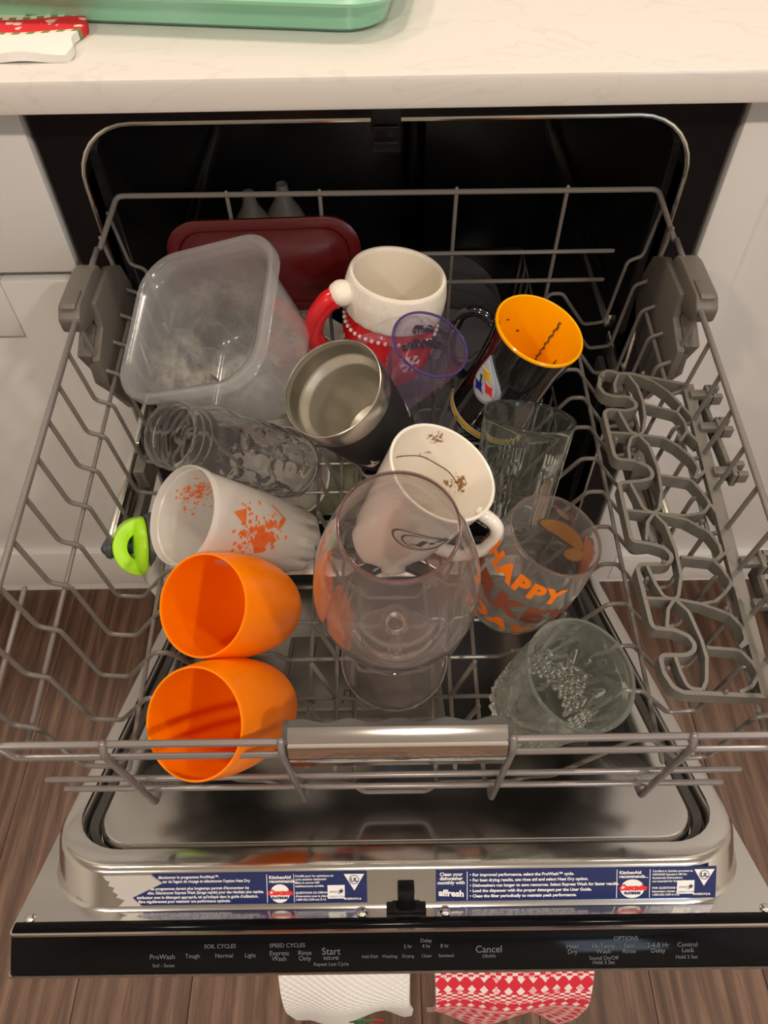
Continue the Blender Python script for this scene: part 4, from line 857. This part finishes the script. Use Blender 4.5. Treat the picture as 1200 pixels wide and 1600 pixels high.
g = G(); v, f = text2d('BREWERS', .0098, .0008, 'CENTER'); wrap(g, v, f, pp, math.radians(70), .074, rot=-.5); v, f = text2d('2019', .007, .0004, 'CENTER'); wrap(g, v, f, pp, math.radians(88), .086, rot=-.5); v, f = text2d('UP', .005, .0003); wrap(g, v, f, pp, math.radians(58), .086, rot=-.5)
rnd = random.Random(5)
for k in range(10):
    a, b_ = rnd.uniform(-.014, .014), rnd.uniform(-.004, .022); s_ = rnd.uniform(.002, .005); wrap(g, [(a-s_, b_-s_*.4), (a+s_, b_-s_*.6), (a+s_*.7, b_+s_*.5), (a-s_*.6, b_+s_*.6)], [(0, 1, 2, 3)], pp, math.radians(70), .076)
obj('lettering', g, 'ink', t, world=False, smooth=0, label='black print')

# --- black mug, yellow inside
t = dish('tall_mug', (0.1014, -0.1008, 0.6164), (.281, -.121, .952), 'tall glossy black mug with yellow interior and grey teardrop football badge', 'mug', s=0.95)
yp = smoothprof([(0, 0), (.038, 0), (.0425, .003), (.0440, .012), (.0425, .03), (.0400, .06), (.0405, .095), (.0430, .118), (.0445, .128)])
obj('mug_body', G().lathe(yp+[(.0436, .1285), (.0424, .118), (.0399, .095), (.0394, .06), (.0415, .03), (.043, .012), (.041, .004), (0, .004)], 72), 'blackglaze', t, world=False)
obj('inner_glaze', G().lathe([(.0446, .1278), (.0447, .1300), (.0438, .1312), (.0424, .1306), (.0412, .1250), (.0385, .095), (.0375, .06), (.0375, .022), (.030, .012), (0, .011), (0, .0105), (.0305, .0112), (.0382, .0218), (.0382, .06), (.0392, .095), (.0418, .1250), (.0432, .1278)], 72), 'yellow', t, world=False, label='bright yellow glazed interior and lip')
yi = [(.0375, .022), (.0375, .06), (.0385, .095), (.0412, .125)]; rnd = random.Random(8); g = G()
for k in range(46):
    z = -.030+.060*k/46; a = .0022*math.sin(k*.9)*.3; h = rnd.uniform(.0006, .0016); wrap(g, [(a-h, z), (a+h, z+.0002), (a+h*.6, z+.0017), (a-h*.8, z+.0015)], [(0, 1, 2, 3)], yi, math.radians(41), .090, off=-.0006)
for dp, z, w_, h in ((116, .103, .0022, .0010), (90, .089, .0018, .0014), (8, .085, .0012, .007), (2, .078, .0008, .008)): wrap(g, [(w_*math.cos(q_), h*math.sin(q_)) for q_ in [6.283*i/10 for i in range(10)]], [tuple(range(10))], yi, math.radians(dp), z, off=-.0006)
o = obj('dried_stain', g, 'coffee', t, world=False, smooth=0, label='dark dried streak inside'); o['kind'] = 'stuff'
g = G(); z0 = [(interp(yp, z)+.0004, z) for z in (.0085, .0135)]; g.lathe([z0[0], (z0[0][0]+.0003, .0095), (z0[1][0]+.0003, .0125), z0[1]], 72, mi=0); 
for zz in (.0070, .0147): r = interp(yp, zz)+.0004; g.lathe([(r, zz-.0006), (r+.0002, zz), (r, zz+.0006)], 72, mi=1)
obj('base_stripe', g, ['gold', 'white'], t, world=False, label='yellow and white stripe around the foot')
ph = math.radians(150)
obj('handle', G().tube([loc_(.040, .108), loc_(.060, .112), loc_(.073, .098), loc_(.074, .070), loc_(.064, .040), loc_(.040, .026)], .0055, 12, fillet=.018), 'blackglaze', t, world=False)
ph = math.radians(214); zc = .078; R0 = Matrix((( -math.sin(ph), 0, math.cos(ph)), (math.cos(ph), 0, math.sin(ph)), (0, 1, 0)))
def badge(pts, h0, h1, gg, mi, tilt=math.radians(22)):
    def m_(p, h):
        a, b_ = p[0]*math.cos(tilt)-p[1]*math.sin(tilt), p[0]*math.sin(tilt)+p[1]*math.cos(tilt); return Vector((0, 0, zc))+R0 @ Vector((a, b_, .0405+h-abs(a)**2*4))
    gg.loft([[m_(p, h0) for p in pts], [m_(p, h1) for p in pts]], mi, True, True, True)
tear = []
for k in range(40):
    a = 2*math.pi*k/40; tear.append((.0215*math.sin(a)*math.sin(a/2)**1.25, -.0265*math.cos(a)*-1-.002))
def tsc(s_): return [(a*s_, b_*s_) for a, b_ in tear]
g = G(); badge(tear, -.004, .0022, g, 1); badge(tsc(.86), .002, .0028, g, 0)
def hypo(cx, cy, s_):
    out = []
    for k in range(24):
        a = 2*math.pi*k/24; out.append((cx+s_*.85*math.copysign(abs(math.cos(a))**3, math.cos(a))*.75+0, cy+s_*math.copysign(abs(math.sin(a))**3, math.sin(a))))
    c, s2 = math.cos(.78), math.sin(.78)
    return [(cx+(a-cx)*c-(b_-cy)*s2, cy+(a-cx)*s2+(b_-cy)*c) for a, b_ in out]
for (cx, cy), mi in (((.001, .0045), 2), ((-.0074, -.0115), 3), ((.0062, -.0105), 4)): badge(hypo(cx, cy, .0100), .0026, .0032, g, mi)
v, f = text2d('Steelers', .0042, .0002)
def m2(p, tilt=math.radians(22)):
    a, b_ = -p[1]-.0045, p[0]-.002; b_ = -b_; a, b_ = a*math.cos(tilt)-b_*math.sin(tilt), a*math.sin(tilt)+b_*math.cos(tilt); return Vector((0, 0, zc))+R0 @ Vector((a, b_, .0405+.0031))
g.add([m2((p[0], p[1])) for p in v], f, 5)
obj('badge', g, ['badge', 'badgerim', 'gold', 'blue', 'redprint', 'ink'], t, world=False, smooth=30, label='grey teardrop badge with yellow, red and blue stars')

# --- white mug
t = dish('coffee_mug', (-0.0071, -0.2655, 0.6185), (.413, -.063, .908), 'plain white coffee mug with coffee stains inside, behind the big wine glass', 'mug', s=1.02)
wp = smoothprof([(0, 0), (.026, 0), (.0305, .002), (.0335, .010), (.0375, .040), (.0415, .080), (.0440, .105), (.0450, .113)])
obj('mug_body', G().lathe(wp+[(.0447, .1145), (.0436, .1150), (.0432, .113), (.0408, .08), (.0368, .04), (.0326, .010), (.028, .003), (0, .003)], 72), 'ceramic', t, world=False)
obj('stained_interior', G().lathe([(.0436, .1150), (.0424, .1143), (.0415, .110), (.0385, .08), (.0345, .04), (.0310, .014), (.026, .008), (0, .007), (0, .0065), (.0265, .0075), (.0316, .0137), (.0352, .04), (.0392, .08), (.0420, .110), (.0428, .114)], 72), 'ceramicin', t, world=False, label='coffee-stained inside')
arc = [math.radians(a_) for a_ in range(20, 130, 4)]
obj('stain_ring', G().tube([(.0382*math.cos(a_), .0382*math.sin(a_), .0800+.0006*math.sin(a_*9)) for a_ in arc], .00045, 6), 'coffee', t, world=False, label='brown ring left by coffee')
ph = math.radians(-29)
obj('handle', G().tube([loc_(.0435, .102), loc_(.058, .102), loc_(.066, .092), loc_(.066, .070), loc_(.056, .050), loc_(.037, .040)], .0056, 12, fillet=.018), 'ceramic', t, world=False)
g = G(); lp_ = math.radians(-92)
v, f = ringshape(.0225, .0246, 40, 1.0, .52); wrap(g, v, f, wp, lp_, .074, rot=.15); v, f = ringshape(.0172, .0188, 40, 1.0, .54); v = [(a+.003, b_) for a, b_ in v]; wrap(g, v, f, wp, lp_, .074, rot=.15)
wrap(g, [(-.002, -.005), (.003, -.005), (.005, .004), (.0, .004)], [(0, 1, 2, 3)], wp, lp_, .0745); v = circ(.0022, 14, 1.2, .9, .009, .002); wrap(g, v, [tuple(range(14))], wp, lp_, .0745)
wrap(g, [(-.006, -.0065), (.004, -.0065), (.004, -.0052), (-.006, -.0052)], [(0, 1, 2, 3)], wp, lp_, .0745); wrap(g, [(.010, .004), (.020, .006), (.019, .009), (.012, .008)], [(0, 1, 2, 3)], wp, lp_, .0745)
obj('logo', g, 'darkgrayink', t, world=False, smooth=0, label='dark grey oval logo')

# --- large snifter
t = dish('wine_glass', (.0012, -.3470, .5560), (.0069, -.1718, .9851), 'large pink-tinted balloon wine glass standing upright at the centre of the rack', 'wine glass')
fo = [(0, .0005), (.0440, 0), (.0462, .0006), (.0471, .0018), (.0462, .0032), (.042, .0040), (.020, .0052), (.009, .0085), (.0056, .0140), (.0046, .030), (.0042, .055), (.0044, .078), (.0068, .0950)]
bo = smoothprof([(.0068, .0950), (.018, .1015), (.0360, .1140), (.0510, .1370), (.0565, .160), (.0572, .176), (.0535, .205), (.0455, .236), (.0360, .2620)])
t1 = .0011
inn = [(max(0, r-t1*(1 if z > .12 else 1.6)), z+(.0014 if z < .12 else 0)) for r, z in reversed(bo) if r > .012]
obj('bowl', G().lathe(fo+bo[1:]+[(.0357, .2627), (.0352, .2627)]+inn+[(.006, .1005), (0, .1000)], 96), 'wine', t, world=False, smooth=60)
obj('rim', G().tube([(.0356*math.cos(6.283*i/64), .0356*math.sin(6.283*i/64), .2628) for i in range(64)], .0008, 8, closed=True), 'winerim', t, world=False, label='pink rim line')

# --- ribbed glass
t = dish('drinking_glass', (0.1094, -0.2304, 0.6041), (.128, .411, .903), 'clear ribbed drinking glass with plain rim, below the black and yellow mug', 'glass', s=0.945)
gp = [(0, .001), (.030, .0), (.0355, .002), (.0375, .008)]+[(.0375+.0052*(z-.008)/.102, z) for z in [.008+.006*k for k in range(1, 17)]]+[(.0430, .110)]
def flute(a, r, z, k):
    if k >= len(gp) or z > .074 or z < .006: return 0
    ph = (a*5/6.283) % 1
    return .0011*math.cos(a*50)*(1 if ph < .55 else 0)*min(1, (.074-z)/.01)
obj('glass_body', G().lathe(solid(gp, .0024, .012), 160, rfn=flute), 'clearglass', t, world=False)

# --- printed holiday glass
t = dish('stemless_glass', (.0967, -.3027, .568), (.28, -.02, .96), 'stemless glass printed HAPPY TURKEY DAY in orange and brown letters', 'glass')
hp = smoothprof([(0, 0), (.018, .0), (.026, .003), (.0345, .014), (.0415, .034), (.0448, .056), (.0445, .078), (.0420, .100), (.0388, .120)])
obj('glass_body', G().lathe(solid(hp, .0014, .005), 96), 'tglass', t, world=False, smooth=60)
obj('rim', G().tube([(.0382*math.cos(6.283*i/64), .0382*math.sin(6.283*i/64), .1204) for i in range(64)], .0008, 8, closed=True), 'tglassrim', t, world=False, label='rosy rim line')
g = G(); pc = math.radians(-122)
def arc_text(body, size, z0, bold, mi, phi_deg, span_deg):
    v, f = text2d(body, size, bold, 'CENTER', space=1.22); lo, hi = min(p[0] for p in v), max(p[0] for p in v); k = math.radians(span_deg)*interp(hp, z0)/(hi-lo); mid = (lo+hi)/2
    wrap(g, [((a-mid)*k, b_) for a, b_ in v], f, hp, math.radians(phi_deg), z0, mi, off=.0006)
arc_text('HAPPY', .0225, .0880, .0014, 0, -126, 104); arc_text('TURKEY', .0270, .0575, .0017, 1, -140, 188); arc_text('DAY', .0215, .0310, .0014, 0, -118, 80)
obj('lettering', g, ['orangeink', 'brownink'], t, world=False, smooth=0, label='orange and brown block letters')
g = G()
def blob(pts, phi, z0, mi, off): wrap(g, pts, [tuple(range(len(pts)))], hp, math.radians(phi), z0, mi, off=off)
def oval(w_, h_, rot=0, cx=0, cy=0, n=20): return [(cx+w_*math.cos(a)*math.cos(rot)-h_*math.sin(a)*math.sin(rot), cy+w_*math.cos(a)*math.sin(rot)+h_*math.sin(a)*math.cos(rot)) for a in [6.283*i/n for i in range(n)]]
blob(oval(.0255, .0115, -.25), 46, .085, 0, .0006); blob(oval(.0230, .0094, -.25), 46, .0855, 1, .0003); blob(oval(.016, .0075, -1.0, -.010, -.006), 34, .082, 0, .0006); blob(oval(.014, .0058, -1.0, -.010, -.006), 34, .0822, 1, .0003)
blob(oval(.023, .0100, 1.25), 4, .088, 0, .0009)
for k in range(4): blob(oval(.0210, .0042, 1.0+.17*k, 0, 0, 14), 8-4*k, .088, 2, .0003+.0001*k)
obj('turkey_print', g, ['brownink', 'amber', 'orangeink', 'tan'], t, world=False, smooth=0, label='orange and brown turkey drawing'); g = G()
blob([(-.012, 0), (-.004, .006), (.004, .003), (.012, .007), (.010, .011), (.002, .008), (-.006, .011), (-.014, .006)], 62, .099, 0, .0006); blob(oval(.007, .0035, .3), 60, .103, 3, .0003)
blob(oval(.012, .004, .3), -70, .022, 3, .0004)
o = obj('turkey_head_print', g, ['brownink', 'amber', 'orangeink', 'tan'], t, world=False, smooth=0); o['kind'] = 'stuff'

# --- cut glass
t = dish('cut_glass', (0.1083, -0.4047, 0.5748), (.252, -.134, .958), 'pressed cut-pattern glass with fan and diamond facets at the front right', 'glass', s=0.985)
cp = [(0, .001), (.026, 0), (.0315, .002)]+[(.0322+.0100*(z-.004)/.092, z) for z in [.004+.0016*k for k in range(55)]]+[(.0422, .096), (.0428, .100)]
def cut(a, r, z, k):
    if k >= len(cp) or k < 3 or z > .084: return 0
    sec_ = a*6/(2*math.pi); fr_ = sec_ % 1; d = (fr_-.5)*2
    fan_z = .012+.034*(1-d*d)
    if z < fan_z+.004:
        u, v2 = a*26, z*700; return .0020*(abs(math.sin((u+v2)/2))*abs(math.sin((u-v2)/2)))*1.6-.0006
    ang = math.atan2(z-.018, d*.022); return .0019*abs(math.sin(ang*9))*min(1, (.086-z)/.02)
obj('glass_body', G().lathe(solid(cp, .0030, .010), 220, rfn=cut), 'cutglass', t, world=False, smooth=18)

# --- lime bottle cap with carry loop, strainer ring
t = dish('bottle_cap', (-.207, -.262, .618), (-.905, -.30, .30), 'lime green and dark grey sports bottle cap with carry loop, at the rack\'s left', 'cap')
g = G().lathe([(.0, .0), (.026, 0), (.0285, .002), (.0285, .009), (.027, .0125), (.0, .0125)], 40, rfn=lambda a, r, z, k: .0006*math.sin(a*30) if r > .028 else 0); obj('collar', g, 'slate', t, world=False, label='dark grey collar')
g = G().lathe([(0, .013), (.0255, .013), (.0265, .016), (.024, .0205), (.016, .023), (0, .0235)], 40)
L_ = []
for i in range(19):
    a = math.pi*i/18; y, z = .0255*math.cos(a), .017+.024*math.sin(a); ri = .50; yi, zi = .0255*ri*math.cos(a), .017+.024*ri*math.sin(a); wd_ = .0085
    L_.append([(-wd_, y, z), (wd_, y, z), (wd_*.9, yi, zi), (-wd_*.9, yi, zi)])
g.loft(L_, 0, True, True, True); obj('carry_loop', g, 'lime', t, world=False, smooth=50, bevel=.0012, label='lime green carry loop')
g = G().tube([(-.010, .0, .022), (-.010, .0, .036), (-.008, -.001, .042)], .0080, 12, fillet=.008); g.ball((-.008, -.001, .042), .0085, 12, sc=(1, 1.2, .7)); obj('spout_cover', g, 'slate', t, world=False, label='dark grey spout cover')
t = dish('strainer', (-.1905, -.2960, .6250), (-.62, -.42, .66), 'small milky toothed silicone ring under the frosted cup', 'ring')
g = G().lathe([(.013, 0), (.0225, 0), (.0235, .002), (.0235, .007), (.0215, .009), (.013, .009), (.0120, .006), (.0120, .002), (.013, 0)], 96, rfn=lambda a, r, z, k: (.0010*(1 if math.sin(a*24) > 0 else 0)) if r > .02 else 0)
obj('ring_body', g, 'gasketclear', t, world=False, smooth=30)

# ================================================================== LOWER RACK INSIDE THE TUB
lr = thing('lower_rack', (0, .3, .22), 'dark wire lower dish rack deep inside the dishwasher tub', 'dish rack')
for k in range(12): y = .075+.04*k; obj('cross_wire', G().tube([(-.245, y, .40), (-.235, y, .225), (.235, y, .225), (.245, y, .40)], .0022, 6, fillet=.015), 'wire', lr)
for x in (-.2, -.12, -.04, .04, .12, .2): obj('long_wire', G().tube([(x, .06, .222), (x, .53, .222)], .0022, 6), 'wire', lr)
obj('top_rail', G().tube([(-.246, .06, .40), (-.246, .535, .40), (.246, .535, .40), (.246, .06, .40)], .0028, 6, closed=True), 'wire', lr)
for k in range(10): y = .085+.04*k; obj('tine', G().tube([(-.05, y, .225), (-.05, y, .31)], .002, 6), 'wire', lr)
def plate(x, y, z, R_, tilt, mat, lab, grp, yaw=0):
    g = G().lathe([(0, 0), (R_*.6, 0), (R_*.66, .002), (R_, .014), (R_, .017), (R_*.64, .006), (0, .005)], 40)
    o = obj('dinner_plate', g, mat, world=False); o.matrix_world = Matrix.Translation((x, y, z)) @ Matrix.Rotation(yaw, 4, 'Z') @ Matrix.Rotation(tilt, 4, 'X'); mset(o, lab, 'plate', grp); return o
for k in range(4): plate(-.125, .150+.045*k, .345, .095, math.radians(68), 'plate', 'cream stoneware plate standing in the lower rack, %s from the front' % ('first', 'second', 'third', 'fourth')[k], 'cream plates in the lower rack')
for k in range(4): plate(.09, .26+.05*k, .355, .11, math.radians(72), 'plategray', 'dark plate standing at the back of the lower rack, %s from the front' % ('first', 'second', 'third', 'fourth')[k], 'dark plates in the lower rack')
o = obj('bowl', G().lathe(solid(smoothprof([(0, 0), (.03, 0), (.05, .012), (.066, .045), (.07, .06)]), .004, .005), 40), 'plate', world=False); o.matrix_world = Matrix.Translation((-.155, .11, .30)) @ Matrix.Rotation(math.radians(50), 4, 'X'); mset(o, 'cream bowl tilted at the front of the lower rack', 'bowl')
o = obj('storage_lid', G().loft([rr3(.05, .04, .015, 0), rr3(.05, .04, .015, .006)], cap0=True, cap1=True), 'greenpl', world=False); o.matrix_world = Matrix.Translation((-.09, .085, .28)) @ Matrix.Rotation(math.radians(40), 4, 'X'); mset(o, 'olive green plastic lid in the lower rack below the black tumbler', 'lid')
for k, (x, y) in enumerate(((-.19, .34), (-.145, .36))):
    o = obj('baby_bottle', G().lathe(solid(smoothprof([(0, 0), (.026, 0), (.03, .01), (.03, .15), (.026, .175), (.012, .2), (.008, .22)]), .0015, .003), 32), 'frost', world=False); o.location = (x, y, .40); mset(o, 'frosted bottle standing at the back left of the tub' if k else 'leftmost frosted bottle standing at the back left of the tub', 'bottle')
for k in range(5):
    g = G().tube([(.205+.006*math.sin(k*2), .10+.035*k, .25), (.212, .10+.035*k, .43)], .0035, 8); g.ball((.212, .10+.035*k, .445), .013, 12, sc=(.35, .9, 1.5))
    mset(obj('spoon', g, 'trimsteel'), 'steel spoon standing at the right of the lower rack, %s from the front' % ('first', 'second', 'third', 'fourth', 'fifth')[k], 'spoon', 'spoons in the lower rack')
